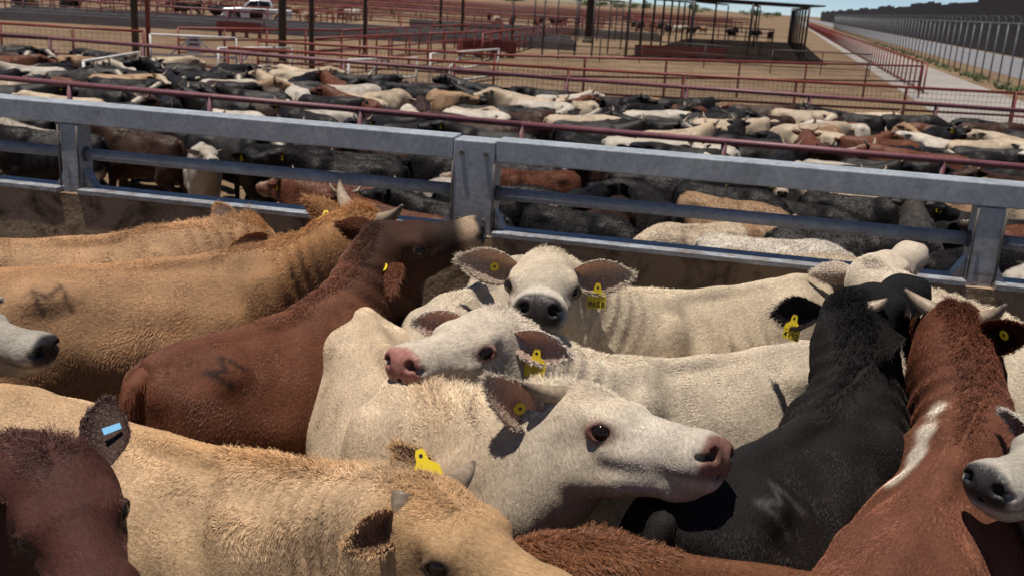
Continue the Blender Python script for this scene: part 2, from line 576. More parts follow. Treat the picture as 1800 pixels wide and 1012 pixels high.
M_FURG.node_tree.nodes['Principled BSDF'].inputs['Roughness'].default_value = .36
_t = NT(M_FURH)
_oi = _t.node('ShaderNodeObjectInfo')
_a = _t.node('ShaderNodeAttribute', attribute_name='hair_color')
_t.base(_t.mix(1.0, _a.outputs['Color'], _oi.outputs['Color'], 'MULTIPLY'))
M_EYE = mat('eyeball', (.010, .006, .005), .06, 0, .35)
def horn_mat():
    m = mat('horn', rough=.5)
    t = NT(m)
    a = t.node('ShaderNodeAttribute', attribute_name='along')
    n = t.noise(t.coord('Object', (1, 1, 1)), 60, 4, .6)
    c = t.ramp(a.outputs['Fac'], [(0, (.17, .125, .09)), (.35, (.34, .26, .18)), (.78, (.30, .23, .16)), (1, (.10, .075, .06))])
    t.base(t.mix(1.0, c, t.ramp(n, [(.3, (.55, .52, .5)), (.7, (1.1, 1.1, 1.1))]), 'MULTIPLY'))
    t.bump(n, .4, .004)
    return m
M_HORN = horn_mat()
M_TAG = mat('tag_yellow', (.72, .52, .02), .45, 0, .4)
M_TAGB = mat('tag_blue', (.16, .42, .66), .45, 0, .4)
M_INK = mat('tag_ink', (.015, .013, .01), .6)

def set_attr(me, name, typ, dom, data):
    a = me.attributes.new(name, typ, dom)
    key = 'color' if typ == 'FLOAT_COLOR' else ('vector' if typ == 'FLOAT_VECTOR' else 'value')
    a.data.foreach_set(key, np.asarray(data, np.float32).ravel())

def rgba(c):
    return np.concatenate([np.clip(c, 0, 1), np.ones((len(c), 1))], 1)

def cow_mesh(name, V, Q, c, wet, m):
    me = bpy.data.meshes.new(name)
    me.vertices.add(len(V))
    me.vertices.foreach_set('co', V.astype(np.float32).ravel())
    me.loops.add(Q.size)
    me.loops.foreach_set('vertex_index', Q.astype(np.int32).ravel())
    me.polygons.add(len(Q))
    me.polygons.foreach_set('loop_start', np.arange(0, Q.size, 4, dtype=np.int32))
    me.update(calc_edges=True)
    me.shade_smooth()
    me.materials.append(m)
    set_attr(me, 'coat', 'FLOAT_COLOR', 'POINT', rgba(c))
    set_attr(me, 'wet', 'FLOAT', 'POINT', wet)
    return me

# --- ear: a cupped leaf with thickness.  local: u along length (x), v across (y), opening to +z
EARW = np.array([.026, .046, .059, .062, .057, .046, .028, .004])
def ear_geo(scale=1., cup=1., droop=0.):
    nu, nv = 12, 9
    us, vs = np.linspace(0, 1, nu), np.linspace(-1, 1, nv)
    w = np.interp(us, np.linspace(0, 1, 8), EARW)
    V, N = [], []
    for layer in (0, 1):
        for i, u in enumerate(us):
            for v in vs:
                c = (.034 * (1 - u) ** 1.3 + .012) * cup
                z = c * (v * v) * (w[i] / .05) + (-.008 if layer else 0) * (1 - .7 * abs(v)) * min(1, 8 * (1 - u) + .15)
                V.append((u * .19, v * w[i] * (1 - .25 * c / .05), z - droop * .06 * u * u))
    V = np.array(V) * scale
    n = nu * nv
    Fc = []
    for l in (0, 1):
        for i in range(nu - 1):
            for j in range(nv - 1):
                a = l * n + i * nv + j
                q = (a, a + nv, a + nv + 1, a + 1)
                Fc.append(q if l == 0 else q[::-1])
    for i in range(nu - 1):
        for j in (0, nv - 1):
            a, b = i * nv + j, i * nv + j + nv
            q = (a, a + n, b + n, b)
            Fc.append(q if j == 0 else q[::-1])
    return V, np.array(Fc), n

def ear_frame(xd, zd):
    x = np.array(xd, float)
    x /= np.linalg.norm(x)
    z = np.array(zd, float)
    z = z - (z @ x) * x
    z /= np.linalg.norm(z)
    return np.stack([x, np.cross(z, x), z])      # rows

HAIR = 1.0
def hair_object(name, roots, dirs, lens, cols, wid, parent, curl=None, seed=0, fm=None):
    """roots (n,3), dirs = per-point offsets list; 4 points per strand"""
    rs = np.random.RandomState(seed)
    n = len(roots)
    npt = 4
    d0, d1 = dirs
    L = lens[:, None]
    p0 = roots
    p1 = roots + d0 * L * .34
    p2 = p1 + (d0 * .45 + d1 * .55) * L * .34
    p3 = p2 + d1 * L * .34
    if curl is not None:
        p2 = p2 + curl * L * .22
        p3 = p3 - curl * L * .18
    pts = np.stack([p0, p1, p2, p3], 1).reshape(-1, 3)
    hc = bpy.data.hair_curves.new(name)
    hc.add_curves([npt] * n)
    hc.position_data.foreach_set('vector', pts.astype(np.float32).ravel())
    r = np.stack([wid * 1.0, wid * .9, wid * .62, wid * .12], 1).ravel()
    if 'radius' not in hc.attributes:
        hc.attributes.new('radius', 'FLOAT', 'POINT')
    hc.attributes['radius'].data.foreach_set('value', r.astype(np.float32))
    set_attr(hc, 'hair_color', 'FLOAT_COLOR', 'CURVE', rgba(cols))
    hc.materials.append(fm or M_FUR)
    return obj(name, hc, parent)

def stroke_dist(P2, strokes):
    d = np.full(len(P2), 9.)
    for a, b in strokes:
        a, b = np.array(a), np.array(b)
        t = np.clip(((P2 - a) @ (b - a)) / ((b - a) @ (b - a)), 0, 1)
        d = np.minimum(d, np.linalg.norm(P2 - a - t[:, None] * (b - a), axis=1))
    return d

BRAND_M = [((0, 0), (.10, .16)), ((.10, .16), (.13, .06)), ((.13, .06), (.23, .17)), ((.23, .17), (.26, .02))]

def make_cow(name, label, T, W, P, M, style, S=1.0, fat=1.0, roll=0., ears=((1, {}), (-1, {})), horns=(), tags=(), brand=None,
             nhair=75000, folds=1., ribs=0., stance=.3, hair=1., group=None, hs=None, seed=0, wid=.00075, tuft=1.):
    """T tail head, W withers, P poll, M muzzle tip: points of the place, in metres"""
    T, W, P, M = map(lambda q: v3(*q), (T, W, P, M))
    yaw = math.atan2(W[1] - T[1], W[0] - T[0])
    ca, sa = math.cos(yaw), math.sin(yaw)
    Rw = np.array([[ca, -sa, 0], [sa, ca, 0], [0, 0, 1]])         # cow -> world
    org = v3(T[0], T[1], 0)
    loc = lambda p: (p - org) @ Rw
    L = np.linalg.norm((W - T)[:2]) / 1.0
    cow = Cow(L=L, S=S, fat=fat, P=loc(P), M=loc(M), roll=roll, stance=stance, folds=folds, ribs=ribs, hs=hs)
    V, Q, N = cow.geometry()
    c, wet = coat_colors(cow, V, N, style)
    bd = None
    if seed in BRANDS:
        bn, blines = BRANDS[seed]
        bn = v3(*bn)
        def bdist(X):
            d = np.full(len(X), 9.)
            for a_, b_ in zip(blines[:-1], blines[1:]):
                a_, b_ = v3(*a_), v3(*b_)
                t = np.clip(((X - a_) @ (b_ - a_)) / ((b_ - a_) @ (b_ - a_)), 0, 1)
                r_ = X - a_ - t[:, None] * (b_ - a_)
                h_ = r_ @ bn
                r_ = r_ - h_[:, None] * bn
                d = np.minimum(d, np.linalg.norm(r_, axis=1) + np.where(np.abs(h_) > .10, 9, 0))
            return d
        bd = bdist(V)
    root = obj(name, cow_mesh(name, V, Q, c * .80, wet, M_COAT))
    root.matrix_world = Matrix.Translation(Vector(org)) @ Matrix.Rotation(yaw, 4, 'Z')
    tag(root, label, 'cow', group)
    rs = np.random.RandomState(seed + 5)
    bcol = np.array(style['base'])
    hcol = np.array(style.get('head', style.get('front', style['base'])))
    ecol = np.array(style.get('ear', hcol))
    # ---- eyes
    for sd in (1, -1):
        b = bmesh.new()
        bmesh.ops.create_uvsphere(b, u_segments=16, v_segments=10, radius=.0265 * cow.hs)
        me = bpy.data.meshes.new('eye')
        b.to_mesh(me)
        b.free()
        me.shade_smooth()
        me.materials.append(M_EYE)
        e = obj('eye', me, root)
        e.location = Vector(cow.h2c(v3(.15 + (EYE[0] - .15) * FS, EYE[1] * sd, EYE[2])))
    # ---- tail
    tl = MB().tube([(-.03 * L, 0, 1.06 * S), (-.10 * L, 0, 1.03 * S), (-.145 * L, .01, .92 * S), (-.15 * L, .015, .7 * S), (-.15 * L, .02, .5 * S), (-.15 * L, .02, .38 * S), (-.15 * L, .02, .24 * S)],
                   [.038, .036, .028, .022, .02, .032, .004], 8)
    tme = tl.mesh('tail', M_COAT, True)
    set_attr(tme, 'coat', 'FLOAT_COLOR', 'POINT', rgba(np.tile(bcol * .8, (len(tl.v), 1))))
    set_attr(tme, 'wet', 'FLOAT', 'POINT', np.zeros(len(tl.v)))
    obj('tail', tme, root)
    # ---- hair bookkeeping
    HR, HD0, HD1, HL, HC, HW, HK = [], [], [], [], [], [], []
    nt = 1600
    tv, tf = np.array(tl.v), np.array([f_ for f_ in tl.f if len(f_) == 4])
    ff_ = tf[rs.randint(len(tf), size=nt)]
    tb = rs.dirichlet((1, 1, 1, 1), nt)
    pr = (tv[ff_] * tb[..., None]).sum(1)
    dr = np.stack([-.25 + rs.normal(size=nt) * .2, np.sign(pr[:, 1]) * .25 + rs.normal(size=nt) * .2, -1 + rs.normal(size=nt) * .15], 1)
    HR.append(pr)
    HD0.append(dr)
    HD1.append(dr)
    HL.append(.014 + .014 * rs.rand(nt) + .05 * (pr[:, 2] < .5))
    HC.append(bcol * (.7 + .6 * rs.rand(nt))[:, None])
    HW.append(np.full(nt, .001))
    HK.append(np.zeros((nt, 3)))
    # ---- ears
    earM = {}
    for sd, kw in ears:
        kw = dict(kw)
        if (seed, sd) in EARD:
            kw['dir'], kw['open'] = EARD[(seed, sd)]
        ev, ef, nl = ear_geo(kw.get('size', 1.) * cow.hs, kw.get('cup', 1.))
        xd = np.array(kw.get('dir', (-.12, 1, .02)), float)
        zd = np.array(kw.get('open', (.75, 0, -.35)), float)
        if (seed, sd) not in EARD:
            xd, zd = xd * v3(1, sd, 1), zd * v3(1, sd, 1)
        fr = ear_frame(xd, zd)
        if sd < 0:
            ev = ev * v3(1, -1, 1)
            ef = ef[:, ::-1]
            fr = fr * np.array([[1], [1], [1]])
        base = v3(*kw['base']) if 'base' in kw else v3(.014, .086 * sd, -.066)
        ew = cow.h2c(base) + (ev @ fr) @ cow.R
        inner = np.arange(len(ev)) < nl
        u = ev[:, 0] / (.19 * kw.get('size', 1.) * cow.hs)
        icol = np.array(style.get('inner', (.30, .19, .15)))
        vv = np.abs(ev[:, 1]) / (np.interp(u, np.linspace(0, 1, 8), EARW) * kw.get('size', 1) * cow.hs + 1e-4)
        mk = (inner * sstep(1.0, .55, vv) * sstep(1.0, .75, u))[:, None]
        cc = ecol * (1 - mk) + icol * mk
        me = mesh('ear', ew, ef, [M_EAR], True)
        set_attr(me, 'coat', 'FLOAT_COLOR', 'POINT', rgba(cc * .85))
        set_attr(me, 'wet', 'FLOAT', 'POINT', np.zeros(len(ew)))
        obj('ear', me, root)
        axw = (fr @ cow.R)                      # rows: ear axes in cow space
        earM[sd] = (cow.h2c(base), axw, kw.get('size', 1.) * cow.hs)
        # ear hair: over both faces, longer at the rim
        ne = int(2600 * HAIR)
        f = ef[rs.randint(len(ef), size=ne)]
        bw = rs.dirichlet((1, 1, 1, 1), ne)
        pr = (ew[f] * bw[..., None]).sum(1)
        fn = np.cross(ew[f[:, 2]] - ew[f[:, 0]], ew[f[:, 3]] - ew[f[:, 1]])
        fn /= np.maximum(np.linalg.norm(fn, axis=1, keepdims=True), 1e-9)
        uu, rim = (u[f] * bw).sum(1), (vv[f] * bw).sum(1)
        dr = axw[0] * .8 + fn * .35 + rs.normal(size=(ne, 3)) * .25
        HR.append(pr)
        HD0.append(dr)
        HD1.append(dr * .8 + v3(0, 0, -.35) + rs.normal(size=(ne, 3)) * .25)
        HL.append((.006 + .007 * sstep(.7, 1, rim) + .008 * sstep(.8, 1, uu)) * (.6 + .7 * rs.rand(ne)) * kw.get('hair', 1.))
        HC.append((cc[f] * bw[..., None]).sum(1) * (.8 + .5 * rs.rand(ne))[:, None])
        HW.append(np.full(ne, .0009))
        HK.append(rs.normal(size=(ne, 3)) * .3)
    # ---- horns
    for sd, ln, rb, d0, d1 in horns:
        bp = v3(.008, .072 * sd, -.022)
        d0, d1 = np.array(d0, float) * v3(1, sd, 1), np.array(d1, float) * v3(1, sd, 1)
        if (seed, sd) in HORND:
            e1 = np.array(HORND[(seed, sd)])
            d0, d1 = e1 + v3(0, sd * .45, -.15), e1 + v3(0, -sd * .2, .15)
        d0, d1 = d0 / np.linalg.norm(d0), d1 / np.linalg.norm(d1)
        ts = np.linspace(0, 1, 12)
        pts = [bp - d0 * .03]
        for a in range(1, 12):
            dd = d0 * (1 - ts[a]) + d1 * ts[a]
            pts.append(pts[-1] + dd / np.linalg.norm(dd) * ((ln + .03) / 11))
        hm = MB().tube([cow.h2c(q) for q in pts], [rb * cow.hs * (1.08 - .10 * a) * (1 - .86 * (a) ** 1.7) + .0015 for a in ts], 12)
        me = hm.mesh('horn', M_HORN, True)
        set_attr(me, 'along', 'FLOAT', 'POINT', np.repeat(ts, 12))
        obj('horn', me, root)
    # ---- tags
    for tg in tags:
        sd, kind, u, txt = tg[:4]
        opt = tg[4] if len(tg) > 4 else {}
        b0, axw, es = earM[sd]
        nrm = axw[2] * opt.get('face', 1)
        pos = b0 + axw[0] * .19 * es * u + nrm * opt.get('off', .020 if kind != 'button' else .012)
        if kind == 'flag':
            pos = pos + v3(0, 0, -opt.get('drop', .018))
        dn = v3(0, 0, -1.)
        yv = -(dn - (dn @ nrm) * nrm)
        if opt.get('spin'):
            a = opt['spin']
            yv = yv * math.cos(a) + np.cross(nrm, yv) * math.sin(a)
        yv /= np.linalg.norm(yv)
        xv = np.cross(yv, nrm)
        mw = Matrix(((xv[0], yv[0], nrm[0], pos[0]), (xv[1], yv[1], nrm[1], pos[1]), (xv[2], yv[2], nrm[2], pos[2]), (0, 0, 0, 1)))
        bm = bmesh.new()
        if kind == 'flag':
            out = [(-.007, .014), (.007, .014), (.011, .004), (.013, -.012), (.029, -.026), (.031, -.034), (.031, -.070), (.027, -.073), (-.027, -.073), (-.031, -.070), (-.031, -.034), (-.029, -.026), (-.013, -.012), (-.011, .004)]
            vs = [bm.verts.new((x, y, .0012 + 1.2 * (x * x))) for x, y in out]
            bm.faces.new(vs)
        elif kind == 'strip':
            vs = [bm.verts.new(q) for q in ((-.004, -.008, 0), (.034, -.004, .004), (.034, .010, .004), (-.004, .008, 0))]
            bm.faces.new(vs)
        else:
            n = 20
            vo = [bm.verts.new((.0155 * math.cos(6.2832 * k / n), .0155 * math.sin(6.2832 * k / n), 0)) for k in range(n)]
            bm.faces.new(vo)
        ge = bmesh.ops.extrude_face_region(bm, geom=bm.faces[:])
        for q in ge['geom']:
            if isinstance(q, bmesh.types.BMVert):
                q.co.z += .0022
        bmesh.ops.recalc_face_normals(bm, faces=bm.faces)
        me = bpy.data.meshes.new('ear_tag')
        bm.to_mesh(me)
        bm.free()
        me.materials.append(M_TAGB if kind == 'strip' else M_TAG)
        to = obj('ear_tag', me, root)
        to.matrix_local = mw
        if kind in ('flag', 'button'):
            n = 14
            r = .0042
            zz = .0036 if kind == 'flag' else .0030
            pm = mesh('pin', [(r * math.cos(6.2832 * k / n), r * math.sin(6.2832 * k / n) , z) for z in (0, zz + .0008) for k in range(n)],
                      [tuple(range(n, 2 * n))] + [(k, (k + 1) % n, n + (k + 1) % n, n + k) for k in range(n)], [M_INK])
            obj('pin', pm, to)
        if txt:
            cu = bpy.data.curves.new('number', 'FONT')
            cu.body = txt
            cu.size, cu.extrude = .0275 if len(txt) > 2 else .034, .0004
            cu.align_x = 'CENTER'
            cu.space_character = 1.05
            cu.offset = .0004
            tmp = bpy.data.objects.new('number_source', cu)
            me = bpy.data.meshes.new_from_object(tmp)
            bpy.data.objects.remove(tmp)
            me.materials.clear()
            me.materials.append(M_INK)
            nb = obj('number', me, to)
            nb.location = (0, -.068, .0045)
    # ---- fur over the body
    n = int(nhair * HAIR)
    tri_a = np.linalg.norm(np.cross(V[Q[:, 2]] - V[Q[:, 0]], V[Q[:, 3]] - V[Q[:, 1]]), axis=1) * .5
    ctr, fn = V[Q].mean(1), N[Q].mean(1)
    cw = (Vector((0, 0, CAMZ)) - Vector(org))
    cl = np.array(cw) @ Rw
    view = cl - ctr
    view /= np.linalg.norm(view, axis=1, keepdims=True)
    q = cow.c2h(ctr)
    inhead = sstep(-.05, .05, q[:, 0]) * (np.linalg.norm(q - v3(.2, 0, -.08), axis=1) < .33)
    wt = tri_a * np.clip((fn * view).sum(1) * 3 + 1.3, 0, 1) * (ctr[:, 2] > .3) * (1 + 2.2 * inhead) * np.clip(1 - wet[Q].mean(1) * 1.5, 0, 1)
    cwld = ctr @ Rw.T + org - v3(0, 0, CAMZ)
    dz = cwld @ np.array(fwd)
    sx, sy = (cwld @ np.array(crt)) / np.maximum(dz, .1), (cwld @ np.array(cup)) / np.maximum(dz, .1)
    wt = wt * np.where((dz > .2) & (np.abs(sx) < .60) & (np.abs(sy) < .36), 1.0, .2)
    fi = rs.choice(len(Q), n, p=wt / wt.sum())
    f = Q[fi]
    bw = rs.dirichlet((1, 1, 1, 1), n)
    r0 = (V[f] * bw[..., None]).sum(1)
    nn = (N[f] * bw[..., None]).sum(1)
    nn /= np.linalg.norm(nn, axis=1, keepdims=True)
    hc_ = (c[f] * bw[..., None]).sum(1)
    q = cow.c2h(r0)
    ih = sstep(-.04, .05, q[:, 0]) * (np.linalg.norm(q - v3(.2, 0, -.08), axis=1) < .33)
    side = 1 - np.abs(nn[:, 2])
    g = np.stack([-(1.05 - .75 * side), .35 * np.sign(r0[:, 1]) * (1 - side), -(.25 + 1.0 * side)], 1)
    hx = cow.R[0]
    fl = np.where(q[:, 0:1] > .13, -1, .55) * -hx
    spread = np.sign(q[:, 1:2]) * cow.R[1] * .6 + cow.R[2] * -.2
    g = g * (1 - ih[:, None]) + (fl + spread) * ih[:, None]
    w1 = np.stack([wobble(r0, 16, 11 + seed), wobble(r0, 16, 12 + seed), wobble(r0, 16, 13 + seed)], 1)
    w2 = np.stack([wobble(r0, 70, 21 + seed), wobble(r0, 70, 22 + seed), wobble(r0, 70, 23 + seed)], 1)
    g = g + w1 * .38 + w2 * .34 + rs.normal(size=g.shape) * .12
    g -= (g * nn).sum(1, keepdims=True) * nn
    g /= np.maximum(np.linalg.norm(g, axis=1, keepdims=True), 1e-6)
    lift = (.10 + .09 * wobble(r0, 45, 31 + seed) + .05 * rs.rand(n))[:, None]
    # lengths
    tp = np.interp(r0[:, 0] / L, TRUNK[:, 0], TRUNK[:, 1]) * S
    cd = np.full(n, 9.)
    for i in range(5):
        A, B = cow.crest[i], cow.crest[i + 1]
        t = np.clip(((r0 - A) @ (B - A)) / ((B - A) @ (B - A)), 0, 1)
        vq = r0 - A - t[:, None] * (B - A)
        upd = vq[:, 2] / np.maximum(np.linalg.norm(vq, axis=1), 1e-6)
        cd = np.minimum(cd, np.where(upd > .6, np.abs(vq[:, 1]) + (1 - upd) * .1, 9.))
    crest = np.exp(-(cd / .045) ** 2) * (1 - ih)
    poll = np.exp(-(((q[:, 0] - (.012 if tuft < 1.4 else .05)) / (.055 if tuft < 1.4 else .085)) ** 2 + (q[:, 1] / .06) ** 2 + ((q[:, 2] + .02) / .06) ** 2))
    ln = .0118 + .0045 * wobble(r0, 12, 41 + seed) + .003 * rs.rand(n)
    ln = ln * (1 - .50 * ih) + (crest * .009 + poll * .018) * tuft
    ln = np.maximum(ln, .006) * hair * (.75 + .5 * rs.rand(n))
    if 'muzzle' in style or True:
        ln *= 1 - .6 * sstep(.34, .42, q[:, 0]) * (ih > 0)
    d0 = g * (1 - lift * .6) + nn * lift
    d1 = g + nn * (lift * .5 - .03) + v3(0, 0, -.06)
    pk = (crest + poll)[:, None]
    d0 = d0 + nn * pk * .6
    d1 = d1 + nn * pk * .35 + rs.normal(size=d1.shape) * pk * .35
    vr = (.82 + .26 * wobble(r0 * v3(.5, 1, 1), 55, 51 + seed) + .15 * wobble(r0, 9, 57 + seed) + .56 * rs.rand(n))[:, None]
    hc_ = hc_ * vr
    tipw = (rs.rand(n) < .22)[:, None]
    hc_ = np.where(tipw, np.clip(hc_ * 1.35 + .012, 0, 1), hc_)
    keep = np.ones(n, bool)
    if bd is not None:
        dd = bdist(r0)
        keep = (dd > .0055) & ~((dd < .03) & (rs.rand(n) < .25))
        ln = np.where(dd < .045, np.minimum(ln, .0042), ln)
        edge = np.exp(-(dd / .0085) ** 4)[:, None]
        hc_ = hc_ * (1 - edge * .95) + np.array(style.get('scar', (.10, .07, .055))) * edge * .95
        cb = np.exp(-(bd / .009) ** 2)[:, None]
        at = root.data.attributes['coat']
        c2 = (c * .8) * (1 - cb) + np.array(style.get('scar', (.10, .07, .055))) * cb
        at.data.foreach_set('color', rgba(c2).astype(np.float32).ravel())
    HR.append(r0[keep] - nn[keep] * .001)
    HD0.append(d0[keep])
    HD1.append(d1[keep])
    HL.append(ln[keep])
    HC.append(hc_[keep])
    HW.append((np.full(n, wid) * (1 - .35 * ih) * (.7 + .6 * rs.rand(n)))[keep])
    HK.append((rs.normal(size=(n, 3)) * (.15 + .8 * pk))[keep])
    cat = np.concatenate
    hair_object('fur', cat(HR), (cat(HD0), cat(HD1)), cat(HL), cat(HC), cat(HW), root, cat(HK), seed, M_FURG if style.get('gloss') else None)
    return root

# ------------------------------------------------------------------ setting: ground, pen floor, roads
def dirt_mat():
    m = mat('yard_dirt', rough=.95, spec=.1)
    t = NT(m)
    co = t.world()
    a, b, c = t.noise(co, .09, 5, .6), t.noise(co, 1.1, 5, .65), t.noise(co, 7, 5, .7)
    col = t.ramp(a, [(.3, (.145, .10, .065)), (.55, (.205, .145, .095)), (.75, (.26, .19, .13))])
    col = t.mix(1.0, col, t.ramp(b, [(.3, (.62, .6, .58)), (.6, (1.05, 1.03, 1))]), 'MULTIPLY')
    col = t.mix(1.0, col, t.ramp(c, [(.3, (.7, .68, .66)), (.6, (1.08, 1.06, 1.04))]), 'MULTIPLY')
    t.base(col)
    t.bump(c, .8, .05)
    return m
def concrete_mat(name, c0, c1, stain=(.55, .5, .46), sc_=1.0):
    m = mat(name, rough=.9, spec=.15)
    t = NT(m)
    co = t.world()
    a, b, c = t.noise(co, .8 * sc_, 6, .65), t.noise(co, 5 * sc_, 6, .7, .6), t.noise(co, 40, 4, .6)
    col = t.ramp(a, [(.3, c0), (.7, c1)])
    col = t.mix(1.0, col, t.ramp(b, [(.36, stain), (.52, (1, 1, 1))]), 'MULTIPLY')
    t.base(col)
    t.bump(c, .5, .01)
    return m
def paint_mat(name, col, dust=(.30, .20, .14), rough=.5):
    m = mat(name, col, rough)
    t = NT(m)
    co = t.world()
    a = t.noise(co, 3.5, 5, .65)
    b = t.noise(co, 22, 4, .7)
    c = t.ramp(a, [(.35, tuple(x * .8 for x in col)), (.62, tuple(min(1, x * 1.15) for x in col))])
    t.base(t.mix(t.ramp(b, [(.55, (0, 0, 0)), (.72, (.75, .75, .75))]), c, dust))
    t.bump(b, .15, .004)
    return m
def galv_mat():
    m = mat('galvanised_steel', (.30, .33, .37), .42, .2, .5)
    t = NT(m)
    co = t.world()
    a, b, c = t.noise(co, 6, 5, .6), t.noise(co, 38, 4, .65), t.noise(t.world((3, 3, 14)), 3, 5, .7)
    col = t.ramp(a, [(.3, (.25, .272, .30)), (.7, (.38, .405, .435))])
    col = t.mix(1.0, col, t.ramp(b, [(.3, (.75, .75, .75)), (.6, (1.05, 1.05, 1.05))]), 'MULTIPLY')
    geo = t.node('ShaderNodeNewGeometry')
    sep = t.node('ShaderNodeSeparateXYZ')
    t.link(geo.outputs['Position'], sep.inputs[0])
    mr = t.node('ShaderNodeMapRange')
    mr.inputs['From Min'].default_value, mr.inputs['From Max'].default_value = 1.36, 1.08
    t.link(sep.outputs['Z'], mr.inputs['Value'])
    mm = t.node('ShaderNodeMath', operation='MULTIPLY')
    t.link(mr.outputs[0], mm.inputs[0])
    t.link(t.ramp(c, [(.42, (0, 0, 0)), (.66, (.9, .9, .9))]), mm.inputs[1])
    rs_ = t.noise(t.world((1, 1, .55)), 11, 6, .75, .4)
    col = t.mix(t.ramp(rs_, [(.63, (0, 0, 0)), (.70, (.8, .8, .8))]), col, (.11, .06, .038))
    t.base(t.mix(mm.outputs[0], col, (.15, .095, .06)))
    t.rough(t.ramp(b, [(.2, (.34, .34, .34)), (.8, (.6, .6, .6))]))
    t.bump(b, .12, .003)
    return m
M_DIRT = dirt_mat()
M_FLOOR = concrete_mat('pen_concrete', (.10, .075, .05), (.17, .13, .09))
M_WALL = concrete_mat('wall_concrete', (.25, .17, .105), (.35, .25, .165), (.30, .27, .25))
M_ALLEY = concrete_mat('alley_concrete', (.23, .205, .19), (.30, .275, .255), (.8, .78, .76), .2)
M_ROAD = concrete_mat('road_asphalt', (.15, .15, .165), (.20, .20, .215), (.85, .85, .85), .2)
M_GALV = galv_mat()
M_WELD = paint_mat('weld_steel', (.10, .085, .075), (.13, .07, .04), .6)
M_MAROON = paint_mat('maroon_paint', (.155, .055, .068))
M_RED = paint_mat('red_oxide_paint', (.19, .035, .026))
M_DARK = paint_mat('dark_pipe', (.035, .028, .028), (.10, .07, .05))
M_WHITEP = paint_mat('white_pipe', (.62, .60, .58))
M_WIRE = mat('fence_wire', (.20, .16, .13), .5, .4)
M_MESHP = paint_mat('grey_fence_paint', (.13, .135, .15))
M_RUST = paint_mat('rusted_steel', (.028, .022, .022), (.055, .034, .028), .8)
M_TIN = paint_mat('shade_tin', (.035, .026, .022), (.06, .045, .035), .8)
M_LEAF = mat('leaf', (.07, .105, .035), .6)
M_BARK = mat('bark', (.10, .075, .055), .9)

gm = mesh('ground', [(-3000, -60, YARD), (3000, -60, YARD), (3000, 5000, YARD), (-3000, 5000, YARD)], [(0, 1, 2, 3)], [M_DIRT])
tag(obj('ground', gm), 'brown trodden dirt of the stockyard', kind='structure')

FA = math.atan2(-.922, 5.057)
FO = Vector((0, 4.731, 0))
fx, fy = Vector((math.cos(FA), math.sin(FA), 0)), Vector((-math.sin(FA), math.cos(FA), 0))
def floc(x, y, z):
    return FO + fx * x + fy * y + Vector((0, 0, z))
fl = [floc(-10, .02, 0), floc(10, .02, 0), floc(10, -8, 0), floc(-10, -8, 0)]
fm = mesh('pen_floor', [(*p.xy, YARD - .02) for p in fl] + [(*p.xy, 0) for p in fl], [(4, 5, 6, 7)[::-1], (0, 1, 5, 4), (1, 2, 6, 5), (2, 3, 7, 6), (3, 0, 4, 7)], [M_FLOOR])
tag(obj('pen_floor', fm), 'dirty concrete floor under the near pen', kind='structure')

# wall with its steel fence on top
w = MB().box((-10, 0, YARD - .05), (10, .21, 1.07)).build('concrete_wall', M_WALL)
w.location, w.rotation_euler = FO, (0, 0, FA)
tag(w, 'stained brown concrete wall along the near pen under the steel fence', 'wall')
fe = empty('steel_fence', FO, FA)
tag(fe, 'blue grey galvanised steel fence of beams and pipes on the concrete wall', 'fence')
def fpart(name, mb, m=M_GALV, bev=.006):
    o = mb.build(name, m, fe)
    if bev:
        md = o.modifiers.new('bevel', 'BEVEL')
        md.width, md.segments = bev, 2
    return o
posts = [(-7.1, -6.98), (-4.8, -4.68), (-2.47, -2.36), (2.08, 2.20), (4.5, 4.62), (7.0, 7.12)]
for a, b in ((-10, -.335), (-.125, 10)):
    fpart('top_beam', MB().box((a, .03, 1.435), (b, .185, 1.54)))
fpart('post', MB().box((-.333, .024, 1.0), (-.127, .19, 1.530)))
edges = [-10]
for a, b in posts:
    fpart('post', MB().box((a, .040, 1.0), (b, .150, 1.432)))
allp = sorted(posts + [(-.335, -.12)])
prev = -10
for a, b in allp + [(10, 10)]:
    if prev < a:
        o = MB().tube([(prev + .002, .095, 1.272), (a - .002, .095, 1.272)], .031, 16).build('pipe_rail', M_GALV, fe, True)
        for q, sgn in ((prev, 1), (a, -1)):
            if abs(q) < 9:
                ring = [(q + sgn * (.004 + .003 * math.sin(k * 2.4)), .095 + .034 * math.cos(k * 6.2832 / 16), 1.272 + .034 * math.sin(k * 6.2832 / 16)) for k in range(17)]
                MB().tube(ring, .0065, 6).build('weld_bead', M_WELD, o, True)
        fpart('sill_plate', MB().box((prev + .003, -.012, 1.071), (a - .003, .155, 1.098)), bev=.004)
        for q, sgn in ((prev, 1), (a, -1)):
            if abs(q) < 9:
                g = MB()
                g.v = [(q + sgn * .002, y, z) for y in (.06, .13) for z in (1.099, 1.19)] + [(q + sgn * .055, y, 1.099) for y in (.06, .13)]
                g.f = [(0, 1, 4), (2, 5, 3), (1, 3, 5, 4), (0, 2, 3, 1), (0, 4, 5, 2)]
                fpart('gusset', g, bev=0)
    prev = b

for q in (-.333, -.127, -2.47, -2.36, 2.08, 2.20):
    for zz in (1.43,):
        for k in range(1):
            MB().tube([(q, .022, 1.10), (q + .001, .0225, 1.2), (q - .001, .022, 1.3), (q, .0225, 1.425)], .0055, 6).build('weld_bead', M_WELD, fe, True)
for x in (-.29, -.17):
    for zz in (1.14, 1.47):
        MB().tube([(x, .024, zz), (x, .010, zz)], .0125, 6).build('bolt', M_WELD, fe)
